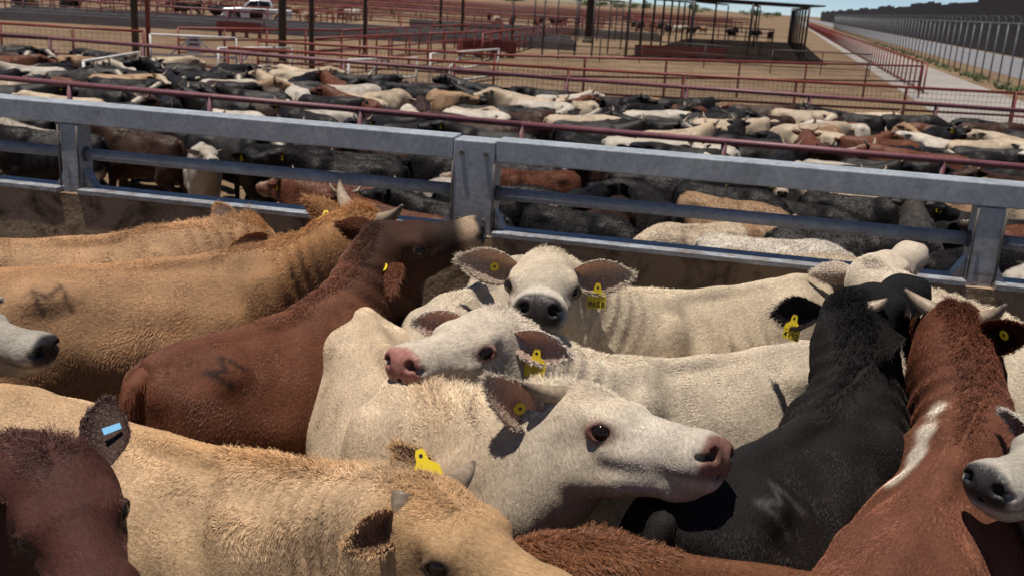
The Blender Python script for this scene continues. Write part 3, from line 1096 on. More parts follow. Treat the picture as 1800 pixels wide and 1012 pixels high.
# ------------------------------------------------------------------ pipe fences of the yard
def pieces(mesh_cache={}):
    return mesh_cache
def unit_post(r, h, m, key):
    c = pieces()
    if key not in c:
        c[key] = MB().tube([(0, 0, -.1), (0, 0, h)], r, 8).mesh('post', m, True)
    return c[key]
def rail_fence(label, pts, h=1.5, rails=(1.0,), sp=3.0, m=M_MAROON, r=.045, wire=False, group=None, name='pipe_fence', rp=None, vert=0):
    """pts: ground line (x, y); rails as fractions of h"""
    root = empty(name, (pts[0][0], pts[0][1], YARD))
    tag(root, label, 'fence', group)
    P = [Vector((p[0] - pts[0][0], p[1] - pts[0][1], 0)) for p in pts]
    for a, b in zip(P[:-1], P[1:]):
        ln = (b - a).length
        n = max(1, round(ln / sp))
        for f in rails:
            z = Vector((0, 0, h * f - (r if f == 1.0 else 0)))
            MB().tube([a + z, b + z], r if f == 1.0 else r * .72, 8).build('rail', m, root, True)
        for k in range(n + (b is P[-1])):
            o = obj('post', unit_post(rp or r * .95, h - r, m, (m.name, h, r)), root)
            o.location = a.lerp(b, k / n)
        if wire:
            mb = MB()
            d = (b - a).normalized()
            nx = int(ln / wire)
            s_ = d.cross(Vector((0, 0, 1))) * .004
            def strip(p, q, wv):
                i = len(mb.v)
                mb.v += [tuple(p - wv), tuple(p + wv), tuple(q + wv), tuple(q - wv)]
                mb.f.append((i, i + 1, i + 2, i + 3))
            for k in range(1, nx):
                p = a.lerp(b, k / nx) + d.cross(Vector((0, 0, 1))) * .05
                strip(p + Vector((0, 0, .08)), p + Vector((0, 0, h * .95)), d * .005)
            for k in range(8):
                z = Vector((0, 0, .1 + k * h * .115))
                off = d.cross(Vector((0, 0, 1))) * .056
                strip(a + z + off, b + z + off, Vector((0, 0, .005)))
            tag(mb.build('wire_mesh', M_WIRE, root), kind='stuff')
    return root
R3 = (1.0, .66, .33)
rail_fence('faded maroon pipe fence dividing the herd behind the steel fence', [(-17, 19.9), (-10.9, 18.7), (.0, 16.2), (9.5, 14.35), (13, 13.6)], 1.5, R3, 3.1, r=.052)
rail_fence('faded maroon pipe fence at the back edge of the herd', [(-26, 32.6), (-14.2, 30.3), (1.1, 26.6), (13.5, 25.2), (17, 24.8)], 1.5, R3, 3.2, r=.055)
rail_fence('dark red pipe fence with wire mesh behind the herd', [(-9.0, 30.7), (1.3, 30.6), (15.4, 32.0)], 1.5, (1.0, .5), 3.3, M_RED, .045, .15)
rail_fence('dark red fence turning off toward the pale concrete alley', [(15.45, 32.0), (19.0, 30.5), (24, 28.3)], 1.5, (1.0, .5), 3.3, M_RED, .05, .15)
rail_fence('red pipe fence with mesh slanting toward the alley corner', [(-9.3, 35.3), (-1.1, 35.6), (18.6, 48.0)], 1.5, (1.0, .5), 3.6, M_RED, .045, .15)
rail_fence('bright red pipe fence running off from the dark pole', [(-8.2, 39.3), (-4.9, 50.8), (-1.6, 62)], 1.5, R3, 2.4, M_RED, .05)
rail_fence('red pipe fence between the dark poles of the middle pens', [(-14, 41), (-8.8, 48.5), (-5.9, 63), (-2, 80)], 1.5, R3, 2.6, M_RED, .05)
rail_fence('red pipe fence leading to the brown timber post', [(-2.4, 55.5), (2.1, 87), (6.6, 118), (11, 150)], 1.5, R3, 2.6, M_RED, .055)
rail_fence('dark red pipe fence at the left behind the white gates', [(-26, 37.5), (-18.9, 36.6), (-13.9, 37.0)], 1.5, R3, 3.0, M_RED, .05, .2)
rail_fence('thin dark pipe fence in front of the slatted shade', [(1.9, 61), (7.0, 63), (14.5, 60.5), (21, 62.5)], 1.4, (1.0, .6, .3), 3.4, M_DARK, .035, .2)
rail_fence('red railing of close posts along the concrete alley', [(19.8, 50.6), (38, 124), (58, 205), (90, 335)], 1.55, (1.0, .12), 2.05, M_RED, .05, None)
FG = 'far rows of pens'
ORD = ('first', 'second', 'third', 'fourth', 'fifth', 'sixth', 'seventh', 'eighth', 'ninth')
for i, (y, x0, x1, hh) in enumerate([(72, -44, -18, 1.5), (84, -46, -2, 1.5), (112, -62, 4, 1.6), (128, -70, 30, 1.6), (150, -80, 12, 1.7), (176, -95, 36, 1.7), (205, -110, 40, 1.8), (240, -130, 52, 1.8), (285, -150, 60, 1.9)]):
    rail_fence(f'{ORD[i]} red pipe fence row beyond the pale feed bunks', [(x0, y + 4), ((x0 + x1) / 2, y), (x1, y - 2)], hh, R3, 2.6 + i * .25, M_RED if i % 3 else M_MAROON, .055 + .006 * i, None, FG)
for i, (x0, y0, x1, y1) in enumerate([(-30, 72, -38, 150), (-18, 84, -22, 200), (-2, 112, -3, 240), (-44, 84, -60, 200), (16, 128, 22, 240)]):
    rail_fence(f'far red pipe fence running away between the distant pens, {ORD[i]} from the pickup', [(x0, y0), (x1, y1)], 1.6, R3, 3.2, M_RED, .06, None, FG)

# tall thin frames and poles
def pole(label, x, y, h, r=.09, m=M_DARK, group=None, name='pole', cap=None):
    mb = MB().tube([(0, 0, -.1), (0, 0, h * .6), (0, 0, h)], [r, r * .95, r * .85], 12)
    o = mb.build(name, m, None, True)
    o.location = (x, y, YARD)
    tag(o, label, 'pole', group)
    b = MB().tube([(0, 0, -.05), (0, 0, .28), (0, 0, .34)], [r * 1.7, r * 1.6, r], 12).build('footing', M_FLOOR, o)
    return o
pole('tall dark pole just left of the white pickup truck', -15.97, 41.6, 8, .15)
pole('thick dark pole between the white pickup and the middle pens', -10.07, 42.1, 8, .17)
pole('slim dark red pole at the end of the white gate', -8.2, 38.9, 7, .10, M_DARK)
pole('thin dark pole standing among the red fences', -8.08, 51, 8, .10)
pole('pair of thin dark poles in the far pens', -8.0, 93.9, 9, .13, M_DARK, 'thin pair of poles')
pole('pair of thin dark poles in the far pens', -4.8, 75, 9, .11, M_DARK, 'thin pair of poles')
pole('brown timber post standing in the bare pen', 5.3, 89.7, 8, .32, M_TIN)
pole('rust red slim pole beside the white gates', -13.8, 37.2, 6, .09, M_RED)
def frame(label, x0, y0, x1, y1, h, n):
    root = empty('pipe_gantry', (x0, y0, YARD))
    tag(root, label, 'gantry', 'tall open pipe frames')
    d = Vector((x1 - x0, y1 - y0, 0))
    for k in range(n + 1):
        o = obj('upright', unit_post(.055, h, M_DARK, ('up', h)), root)
        o.location = d * (k / n)
    MB().tube([Vector((0, 0, h)), d + Vector((0, 0, h))], .05, 8).build('crossbar', M_DARK, root, True)
frame('tall open pipe frame over the bare middle pen', -1.0, 66, 3.0, 64, 3.7, 2)
frame('tall open pipe frame behind the brown timber post', .5, 84, 8.5, 100, 4.0, 4)
frame('tall open pipe frame beside the slatted shade', 4.1, 64.4, 7.3, 80, 3.6, 2)

def gate(label, x0, y0, x1, y1, h=1.25, sign=False):
    root = empty('pipe_gate', (x0, y0, YARD))
    tag(root, label, 'gate')
    d = Vector((x1 - x0, y1 - y0, 0))
    z = lambda q: Vector((0, 0, q))
    for f in (.12, .5, 1.0):
        MB().tube([z(h * f), d + z(h * f)], .04, 8).build('rail', M_WHITEP, root, True)
    for e in (Vector(), d):
        MB().tube([e + z(.1), e + z(h)], .04, 8).build('upright', M_WHITEP, root, True)
    MB().tube([z(h * .12), d * .5 + z(h)], .028, 8).build('brace', M_WHITEP, root, True)
    MB().tube([d * .5 + z(h), d + z(h * .12)], .028, 8).build('brace', M_WHITEP, root, True)
    if sign:
        n = d.normalized()
        s_ = MB().box((-.25, -.012, -.32), (.25, .012, .32)).build('sign', M_WHITEP, root)
        s_.location = d * .5 + z(h * .78) + n.cross(Vector((0, 0, 1))) * .06
        s_.rotation_euler = (0, 0, math.atan2(d.y, d.x))
        for zz in (-.16, .02, .18):
            l = MB().box((-.17, -.016, zz - .035), (.17, .016, zz + .035)).build('print_line', M_RED, s_)
gate('white pipe gate standing open over the herd at the left', -11.0, 25.2, -11.2, 29.4)
gate('white braced gate with a red printed sign', -13.4, 36.3, -10.6, 37.2, 1.4, True)
gate('pale gate with crossed braces next to the thick dark pole', -10.1, 33.4, -8.3, 36.0)
gate('pale gate left open beside the red mesh fence', -5.5, 31.6, -3.7, 34.6)
gate('pale far gate standing ajar by the bare pen', -3.5, 37.4, -1.2, 44.0)

# ------------------------------------------------------------------ slatted shade with red trough below
sh = empty('shade_roof', (6.4, 66.0, YARD))
tag(sh, 'dark slatted tin shade roof on tall posts over the far pen', 'shade')
U, Wv = Vector((13.6, 8.2, 0)), Vector((13.2, 57, 0))
OV = U * .1
nS = 34
for k in range(nS):
    a0, a1 = k / nS, (k + .93) / nS
    o = MB()
    o.v = [tuple(p + Vector((0, 0, 4.02 + dz + .25 * (p.length / 60)))) for dz in (0, .10) for p in (Wv * a0 - OV, Wv * a0 + U + OV, Wv * a1 + U + OV, Wv * a1 - OV)]
    o.f = [(0, 1, 2, 3), (4, 7, 6, 5), (0, 4, 5, 1), (1, 5, 6, 2), (2, 6, 7, 3), (3, 7, 4, 0)]
    o.build('slat', M_TIN, sh)
for e in (0, .33, .66, 1):
    MB().tube([U * e + Vector((0, 0, 3.9)), U * e + Wv + Vector((0, 0, 4.1))], .09, 6).build('beam', M_DARK, sh)
    for k in range(9):
        if e in (0, 1) or k in (0, 4, 8):
            q = U * e + Wv * (k / 8)
            p = obj('post', unit_post(.085, 3.95, M_DARK, 'shadepost'), sh)
            p.location = q
def trough(label, x, y, L_, rz, m):
    root = empty('feed_trough', (x, y, YARD), rz)
    tag(root, label, 'trough')
    b = MB().box((0, -.4, .35), (L_, .4, .42)).box((0, -.42, .42), (L_, -.37, .95)).box((0, .37, .42), (L_, .42, .95)).box((-.04, -.42, .36), (0, .42, .95)).box((L_, -.42, .36), (L_ + .04, .42, .95))
    b.build('basin', m, root)
    for k in range(4):
        MB().box((L_ * (k + .1) / 3.2 - .06, -.36, 0), (L_ * (k + .1) / 3.2 + .06, .36, .35)).build('foot', m, root)
trough('red feed trough at the near edge of the slatted shade', 7.3, 66.6, 7.2, .55, M_RED)
trough('red feed trough behind the white gates near the pickup', -19.3, 64, 2.6, .1, M_RED)
trough('red feed trough in the middle pen left of the timber post', -3.8, 58.5, 3.4, .5, M_RED)
for x, y, L_, rz, lab in ((-36, 68, 40, .16, 'long pale concrete feed bunk below the pickup truck'), (-38, 75, 42, .16, 'second long concrete feed bunk nearer the pickup truck'), (-12, 104, 26, .12, 'far pale concrete feed bunk beyond the middle pens')):
    b = MB().box((0, -.6, 0), (L_, .6, .22)).box((0, -.6, .22), (L_, -.45, .6)).box((0, .45, .22), (L_, .6, .75)).build('feed_bunk', M_ALLEY)
    b.location, b.rotation_euler = (x, y, YARD), (0, 0, rz)
    tag(b, lab, 'bunk')

# ------------------------------------------------------------------ alley, road, mesh fence and border wall at the right
dv = Vector((37.0, 149.2, 0)).normalized()
nv_ = Vector((dv.y, -dv.x, 0))
A0 = Vector((19.75, 50.5, 0))
def strip(name, o0, o1, t0, t1, z, m, label):
    p = [A0 + nv_ * o0 + dv * t0, A0 + nv_ * o1 + dv * t0, A0 + nv_ * o1 + dv * t1, A0 + nv_ * o0 + dv * t1]
    tag(obj(name, mesh(name, [(*q.xy, YARD + z) for q in p], [(0, 1, 2, 3)], [m])), label, kind='structure')
strip('alley', -.9, 4.6, -22, 900, .012, M_ALLEY, 'pale concrete alley along the red railing')
strip('road', 9.5, 20.5, -40, 2500, .016, M_ROAD, 'grey patrol road between the mesh fence and the dark wall')
kb = MB()
root = empty('mesh_fence', (*(A0 + nv_ * 6.6 - dv * 10).xy, YARD))
tag(root, 'tall chain link fence with steel posts beside the patrol road', 'fence')
for k in range(90):
    t_ = k * 3.0
    o = obj('post', unit_post(.05, 3.7, M_MESHP, 'clpost'), root)
    o.location = dv * t_
MB().tube([Vector((0, 0, 3.7)), dv * 270 + Vector((0, 0, 3.7))], .035, 6).build('top_rail', M_MESHP, root)
wm = MB()
def wstrip(p, q, wv):
    i = len(wm.v)
    wm.v += [tuple(p - wv), tuple(p + wv), tuple(q + wv), tuple(q - wv)]
    wm.f.append((i, i + 1, i + 2, i + 3))
for k in range(900):
    a = dv * (k * .3) + nv_ * .06
    wstrip(a + Vector((0, 0, .05)), a + dv * 1.8 + Vector((0, 0, 3.7)), dv * .006)
    wstrip(a + dv * 1.8 + Vector((0, 0, .05)), a + Vector((0, 0, 3.7)), dv * .006)
tag(wm.build('wire_mesh', M_WIRE, root), kind='stuff')
rz_ = MB()
pts = []
for k in range(1800):
    a = k * .42
    pts.append(dv * (k * .15) + nv_ * (.22 * math.cos(a)) + Vector((0, 0, 3.95 + .22 * math.sin(a))))
rz_.tube(pts, .012, 4).build('razor_coil', M_MESHP, root)
bw = empty('border_wall', (*(A0 + nv_ * 21.5 - dv * 20).xy, YARD))
tag(bw, 'tall dark rusted steel bollard wall along the horizon', 'wall')
pm = MB()
for k in range(40):
    pm.box((k * .25, -.07, 0), (k * .25 + .17, .07, 7.6))
pm.box((0, -.05, 6.2), (10, .05, 7.75))
pme = pm.mesh('panel', M_RUST)
ang = math.atan2(dv.y, dv.x)
for k in range(88):
    o = obj('panel', pme, bw)
    o.location = dv * (k * 10.02) + Vector((0, 0, .35 * math.sin(k * .7) + .2 * math.sin(k * 2.1) - .4))
    o.rotation_euler = (0, 0, ang)

# ------------------------------------------------------------------ white pickup
def pickup(x, y, rz):
    root = empty('pickup_truck', (x, y, YARD), rz)
    tag(root, 'white pickup truck with a dark grille parked by the feed bunks', 'truck')
    Wp = mat('white_car_paint', (.75, .76, .78), .25, 0, .5)
    Gl = mat('car_glass', (.02, .025, .03), .08, 0, .6)
    Bk = mat('tyre_rubber', (.02, .02, .02), .8)
    Rm = mat('wheel_rim', (.45, .45, .47), .35, .7)
    Lr = mat('headlight', (.7, .7, .72), .15)
    def part(name, prof, y0, y1, m, par=root, bev=.05):
        mb = MB()
        n = len(prof)
        mb.v = [(px, yy, pz) for yy in (y0, y1) for px, pz in prof]
        mb.f = [tuple(range(n))[::-1], tuple(range(n, 2 * n))] + [(i, (i + 1) % n, n + (i + 1) % n, n + i) for i in range(n)]
        o = mb.build(name, m, par)
        if bev:
            md = o.modifiers.new('bevel', 'BEVEL')
            md.width, md.segments, md.limit_method = bev, 3, 'ANGLE'
        return o
    # nose at -x
    body = part('body', [(-2.85, .45), (-2.9, .75), (-2.82, 1.12), (-1.35, 1.24), (2.85, 1.24), (2.9, .55), (2.45, .5), (2.3, .86), (1.95, 1.0), (1.55, .97), (1.28, .8), (1.2, .45), (-1.35, .42), (-1.45, .82), (-1.75, .98), (-2.15, .97), (-2.4, .8), (-2.48, .45)], -.98, .98, Wp)
    part('cab', [(-1.35, 1.22), (-.62, 1.88), (.1, 1.96), (1.05, 1.92), (1.28, 1.22)], -.86, .86, Wp)
    for s_ in (-1, 1):
        part('side_window', [(-1.05, 1.28), (-.55, 1.78), (.05, 1.84), (.05, 1.28)], .862 * s_, .876 * s_, Gl, root, 0)
        part('side_window', [(.13, 1.28), (.13, 1.84), (.95, 1.80), (1.1, 1.28)], .862 * s_, .876 * s_, Gl, root, 0)
        part('headlight', [(-2.93, .86), (-2.93, 1.06), (-2.7, 1.06), (-2.7, .86)], .62 * s_, .985 * s_, Lr, root, 0)
        for wx in (-1.95, 1.75):
            wl = MB().tube([(0, -.14, 0), (0, -.12, 0), (0, .12, 0), (0, .14, 0)], [.34, .40, .40, .34], 24).build('wheel', Bk, root, True)
            wl.location = (wx, .86 * s_, .40)
            MB().tube([(0, .145 * s_, 0), (0, .15 * s_, 0)], .24, 20).build('rim', Rm, wl)
    ws = MB()
    ws.v = [(-1.38, -.78, 1.25), (-1.38, .78, 1.25), (-.66, .72, 1.86), (-.66, -.72, 1.86)]
    ws.v += [(a - .02, b, c + .015) for a, b, c in ws.v[:4]]
    ws.f = [(0, 1, 2, 3), (7, 6, 5, 4), (0, 4, 5, 1), (1, 5, 6, 2), (2, 6, 7, 3), (3, 7, 4, 0)]
    ws.build('windscreen', Gl, root)
    part('grille', [(-2.95, .62), (-2.95, 1.04), (-2.82, 1.06), (-2.82, .62)], -.6, .6, Bk, root, 0)
    part('bumper', [(-3.0, .42), (-3.0, .62), (-2.8, .64), (-2.8, .42)], -.97, .97, Rm, root, .02)
    return root
pickup(-23.4, 89, rad(12))

# ------------------------------------------------------------------ far scrub and hills
rsT = np.random.RandomState(5)
def tree(label, x, y, h, wdt, group):
    root = empty('scrub_tree', (x, y, YARD))
    tag(root, label, 'tree', group)
    tr = MB().tube([(0, 0, 0), (.1, 0, h * .3), (0, .1, h * .6)], [.16, .12, .05], 7)
    for k in range(4):
        a = k * 1.6
        tr.tube([(.05, 0, h * .3), (math.cos(a) * wdt * .4, math.sin(a) * wdt * .4, h * .65)], [.08, .03], 5)
    tr.build('trunk', M_BARK, root)
    n = 1500
    cl = rsT.normal(size=(12, 3)) * np.array([wdt * .36, wdt * .36, h * .16]) + np.array([0, 0, h * .66])
    c_ = cl[rsT.randint(12, size=n)] + rsT.normal(size=(n, 3)) * np.array([wdt * .13, wdt * .13, h * .08])
    a_ = rsT.normal(size=(n, 3)) * .22
    b_ = rsT.normal(size=(n, 3)) * .22
    Vv = np.stack([c_ - a_, c_ + b_, c_ + a_], 1).reshape(-1, 3)
    obj('crown', mesh('crown', Vv, np.arange(3 * n).reshape(-1, 3), [M_LEAF]), root)
for x, y in ((30, 520), (48, 540), (90, 560), (130, 600), (70, 620), (-10, 600), (150, 640)):
    tree('low green scrub tree on the far edge of the pens', x, y, 4.2 + 1.8 * rsT.rand(), 6 + 3 * rsT.rand(), 'far scrub trees')
nh = 90
hx = np.linspace(-2600, 900, nh)
hz = (14 + 8 * np.sin(hx / 410) + 5 * np.sin(hx / 130 + 1) + 3 * np.sin(hx / 47)) * np.clip((900 - hx) / 500, 0, 1)
hv = [(x, 4200, YARD - 5) for x in hx] + [(x, 4500, max(-1, z)) for x, z in zip(hx, hz)] + [(x, 4900, YARD - 5) for x in hx]
hf = [(j * nh + i, j * nh + i + 1, (j + 1) * nh + i + 1, (j + 1) * nh + i) for j in (0, 1) for i in range(nh - 1)]
tag(obj('hills', mesh('hills', hv, hf, [mat('hill_scrub', (.16, .15, .11), .95)], True)), 'low desert hills on the horizon', kind='structure')
wp = []
rw = MB()
for k in range(160):
    p = A0 + nv_ * (5.3 + 1.6 * rsT.rand()) + dv * (rsT.rand() ** 1.4 * 130 - 18)
    for j in range(14):
        a = rsT.rand() * 6.28
        l = .12 + .3 * rsT.rand()
        q = p + Vector((math.cos(a) * .25 * rsT.rand(), math.sin(a) * .25 * rsT.rand(), YARD))
        tp = q + Vector((math.cos(a) * l * .6, math.sin(a) * l * .6, l))
        s_ = Vector((-math.sin(a), math.cos(a), 0)) * .035
        i = len(rw.v)
        rw.v += [tuple(q - s_), tuple(q + s_), tuple(tp)]
        rw.f.append((i, i + 1, i + 2))
wo = obj('weeds', mesh('weeds', rw.v, rw.f, [M_LEAF]))
tag(wo, 'green weeds along the foot of the mesh fence', 'weeds', kind='stuff')

# ------------------------------------------------------------------ the cattle of the near pen
CREAM, TAN, GOLD = (.50, .40, .29), (.46, .29, .155), (.42, .235, .11)
WHITE, RED, BLACK = (.60, .53, .43), (.125, .042, .022), (.020, .017, .016)
PINK = (.33, .15, .12)
cream = dict(base=(.58, .40, .245), ridge=(.50, .28, .12), head=(.50, .315, .165), dirt=(.20, .14, .09), nose=(.14, .09, .08), lid=(.10, .06, .05), inner=(.34, .21, .13), seed=2)
white1 = dict(base=(.64, .50, .355), ridge=(.48, .32, .18), head=(.59, .50, .39), dirt=(.34, .24, .15), nose=(.24, .12, .095), lid=(.16, .055, .045), inner=(.70, .54, .44), face=(.55, .50, .44), face_k=.6, seed=4)
white2 = dict(base=(.63, .53, .41), head=(.65, .56, .455), nose=(.42, .19, .16), lid=(.32, .14, .11), inner=(.70, .50, .42), dirt=(.3, .23, .16), seed=6)
white3 = dict(base=(.61, .50, .365), head=(.61, .51, .385), nose=(.055, .045, .045), lid=(.06, .045, .04), inner=(.66, .55, .45), dirt=(.25, .19, .13), muzzle=(.60, .54, .46), face=(.50, .43, .34), seed=8)
redm = dict(gloss=1, scar=(.02, .012, .010), base=(.165, .062, .034), front=(.035, .016, .012), head=(.055, .021, .012), face=(.026, .013, .010), muzzle=(.42, .30, .20), nose=(.05, .045, .045), ear=(.15, .05, .022), inner=(.10, .04, .02), dirt=(.06, .03, .02), seed=10)
tan1 = dict(scar=(.075, .042, .026), base=(.46, .27, .145), ridge=(.42, .20, .08), head=(.40, .20, .085), front=(.43, .225, .10), dirt=(.30, .15, .065), inner=(.25, .13, .08), muzzle=(.5, .4, .3), seed=12)
tan2 = dict(base=(.50, .31, .175), ridge=(.36, .18, .07), head=(.38, .20, .09), inner=(.30, .20, .16), seed=14)
blk = dict(base=(.014, .012, .0115), head=(.009, .008, .008), dirt=(.035, .027, .022), nose=(.02, .018, .018), ear=(.02, .016, .015), inner=(.03, .022, .02), scar=(.07, .064, .06), seed=16)
def pinto(V, w1, w2):
    w3 = wobble(V * v3(.6, 1, 1), 75, 93)
    f = 1.1 * np.exp(-((V[:, 1] - .12) / .06) ** 2) * sstep(.30, .45, V[:, 0]) * sstep(1.05, .85, V[:, 0])
    f = f + 1.2 * np.exp(-(((V[:, 0] - .10) / .12) ** 2 + ((V[:, 1] - .08) / .09) ** 2))
    return sstep(.50, .72, f * (.62 + .30 * w1 + .18 * w2) + .22 * w3)
redw = dict(base=(.155, .060, .035), front=(.11, .035, .018), head=(.10, .032, .017), patch=(.55, .48, .40), patch_f=pinto, ear=(.14, .045, .02), inner=(.06, .02, .012), seed=18)
dred = dict(gloss=1, base=(.075, .026, .019), head=(.070, .024, .018), inner=(.16, .10, .085), ear=(.05, .018, .014), nose=(.05, .03, .03), seed=20)
brn = dict(gloss=1, base=(.20, .082, .036), ridge=(.13, .045, .02), front=(.17, .065, .028), seed=22)
gry = dict(base=(.46, .41, .34), head=(.44, .40, .34), nose=(.045, .043, .045), muzzle=(.50, .46, .40), seed=24)
G = 'cattle crowded in the near pen'
make_cow('cow', 'cream horned cow with a tufted poll and yellow tag 87, its head lowered', (-1.425, 2.64, 1.06), (-.50, 2.143, 1.07), (-.152, 1.80, 1.252), (.16, 1.51, 1.15), cream,
         ears=((1, dict(base=(-.035, .075, -.045), size=.75, hair=1.2)), (-1, dict(base=(-.01, -.09, -.06), size=.85, hair=1.2))), horns=((1, .20, .030, (0, 1, .35), (.2, .6, .8)), (-1, .045, .027, (.1, 1, .3), (.2, .9, .5))),
         tags=((1, 'flag', .34, '87', dict(spin=.4, off=.05, drop=-.035)),), roll=rad(0), S=.94, fat=.92, hair=1.15, hs=.85, tuft=1.5, group=G, seed=1)
make_cow('cow', 'dark red cow with a blue strip tag in its raised ear', (-2.15, 2.45, 1.12), (-1.32, 2.02, 1.13), (-.91, 1.83, 1.255), (-.66, 1.50, 1.08), dred,
         ears=((1, dict(cup=.8, hair=.6, size=1.05)), (-1, dict(dir=(-.2, 1, .1)))), tags=((1, 'strip', .45, None, {}),), roll=rad(-8), hs=.84, hair=1.2, group=G, seed=2)
make_cow('cow', 'dirty white cow in profile with one short horn and reddish eye', (-.54, 3.39, 1.12), (-.239, 2.533, 1.15), (.176, 2.408, 1.236), (.508, 2.10, 1.208), white1,
         ears=((1, {}), (-1, dict(base=(-.035, -.088, -.095)))), horns=((-1, .12, .026, (-.25, 1, .1), (-.75, .6, .1)), (1, .03, .024, (0, 1, .2), (0, 1, .2))), tags=((-1, 'button', .35, None, {}),), nhair=110000, hair=1.05, tuft=1.4, roll=rad(19.4), group=G, seed=3)
make_cow('cow', 'white cow with a pink nose resting its chin over another back', (1.165, 3.53, 1.05), (.335, 3.03, 1.06), (-.046, 2.875, 1.285), (-.30, 2.54, 1.215), white2,
         ears=((1, dict(dir=(-.05, 1, -.12), open=(.8, 0, -.5))), (-1, dict(dir=(-.1, 1, .12), open=(.9, 0, .1)))), tags=((-1, 'button', .28, None), (1, 'flag', .45, None, dict(face=1))), S=.93, roll=rad(-5), hs=.91, tuft=.4, group=G, nhair=95000, seed=4)
make_cow('cow', 'pale cow with a grey nose facing out, yellow tag 8658 in its ear', (1.31, 4.22, 1.12), (.47, 3.57, 1.15), (.113, 3.336, 1.36), (.085, 2.889, 1.286), white3,
         ears=((1, dict(size=1.12)), (-1, dict(size=1.12))), tags=((-1, 'button', .40, None), (1, 'flag', .45, '8658', dict(off=.034, drop=.034))), ribs=1, tuft=.6, roll=rad(1.8), group=G, nhair=95000, seed=5)
make_cow('cow', 'red cow with an M brand on its rump and dark face lifted up', (-1.05, 2.78, 1.12), (-.62, 3.36, 1.13), (-.517, 3.572, 1.350), (-.12, 3.62, 1.368), redm,
         ears=((1, dict(dir=(-.2, 1, .15), open=(.5, 0, -.8))), (-1, dict(dir=(-.25, .8, -.55), open=(.3, 0.5, -.3), hair=1.6))), horns=((-1, .02, .02, (0, 1, .2), (0, 1, .2)),), tags=((-1, 'button', .4, None, dict(face=-1)),),
         roll=rad(-12), group=G, nhair=85000, seed=6)
make_cow('cow', 'long tan cow with an M brand and two pale upturned horns', (-1.99, 3.47, 1.12), (-1.0, 3.93, 1.15), (-.595, 3.867, 1.36), (-.476, 4.211, 1.09), tan1,
         ears=((1, dict(dir=(-.2, 1, .25), open=(.5, 0, -.6), hair=1.6)), (-1, dict(dir=(-.2, 1, .0)))), horns=((1, .19, .030, (.05, 1, .2), (.1, .15, 1)), (-1, .18, .030, (.05, 1, .2), (.2, .45, .9))), tags=((1, 'flag', .42, '6', dict(face=-1)),), roll=rad(-10.7), hair=1.15, tuft=1.0, group=G, nhair=80000, seed=7)
make_cow('cow', 'tan cow with a shaggy poll and yellow tag along the concrete wall', (-2.41, 3.85, 1.12), (-1.47, 4.11, 1.13), (-1.18, 4.36, 1.17), (-1.05, 4.64, .85), tan2,
         ears=((1, dict(dir=(-.2, .8, .6), open=(-.5, .4, -.6))), (-1, dict(dir=(-.3, 1, .1), open=(.3, 0, .9)))), tags=((1, 'flag', .3, '560'), (-1, 'button', .5, None, dict(face=1))), hair=1.3, group=G, seed=8)
make_cow('cow', 'grey white cow reaching its grey muzzle over the tan cows', (-3.2, 3.2, 1.12), (-2.3, 3.05, 1.13), (-1.72, 2.87, 1.20), (-1.355, 2.785, 1.10), gry, hs=.80, group=G, nhair=20000, seed=9)
make_cow('cow', 'black cow with an M brand on its rump and a yellow tagged ear', (.44, 2.15, 1.12), (1.02, 2.73, 1.15), (1.059, 3.009, 1.36), (1.38, 3.327, 1.323), blk,
         ears=((1, dict(dir=(-.15, 1, .0), open=(-.5, 0, -.6), hair=1.5)), (-1, dict(dir=(-.2, .8, -.6), open=(.4, .3, .2), hair=1.5))), horns=((-1, .05, .024, (0, 1, .2), (.1, .7, .6)),), tags=((1, 'flag', .5, '4152', dict(face=1)), (-1, 'flag', .4, None)), roll=rad(3.7), group=G, nhair=85000, seed=10)
make_cow('cow', 'red cow with white flecks and short pale horns facing the fence', (.81, 1.84, 1.12), (1.31, 2.57, 1.15), (1.364, 2.93, 1.369), (1.60, 3.27, 1.19), redw,
         ears=((1, dict(dir=(-.25, .7, -.7), open=(.4, .4, .2))), (-1, dict(dir=(-.2, 1, .1), open=(-.9, 0, -.2)))), horns=((1, .10, .027, (-.05, 1, .15), (.1, .7, .75)), (-1, .10, .027, (-.05, 1, .1), (.1, .8, .5))), tags=((-1, 'button', .5, None), (1, 'flag', .4, None)), group=G, nhair=80000, seed=11)
make_cow('cow', 'white cow lifting its muzzle to the steel rail beside the black cow', (2.35, 2.95, 1.12), (1.78, 3.66, 1.13), (1.46, 3.98, 1.24), (1.75, 4.25, 1.25), white2,
         ears=((1, dict(dir=(-.5, 1, -.1))), (-1, {})), group=G, nhair=36000, seed=12)
make_cow('cow', 'brown cow with only its broad back in view before the black cow', (1.08, 1.77, 1.12), (.16, 1.81, 1.14), (-.08, 1.52, .90), (-.2, 1.32, .5), brn, S=.985, fat=.92, group=G, nhair=36000, seed=13)
make_cow('cow', 'pale cow with a dark grey muzzle laid over the red cow', (2.6, 2.45, 1.12), (1.78, 2.32, 1.13), (1.42, 2.25, 1.28), (1.075, 2.06, 1.19), gry, hs=.82, group=G, nhair=16000, seed=14)
make_cow('cow', 'white cow mostly hidden behind the chin of the pink nosed cow', (.03, 4.25, 1.12), (-.22, 3.35, 1.10), (-.20, 2.98, .82), (-.15, 2.85, .42), white2, group=G, nhair=20000, seed=15)

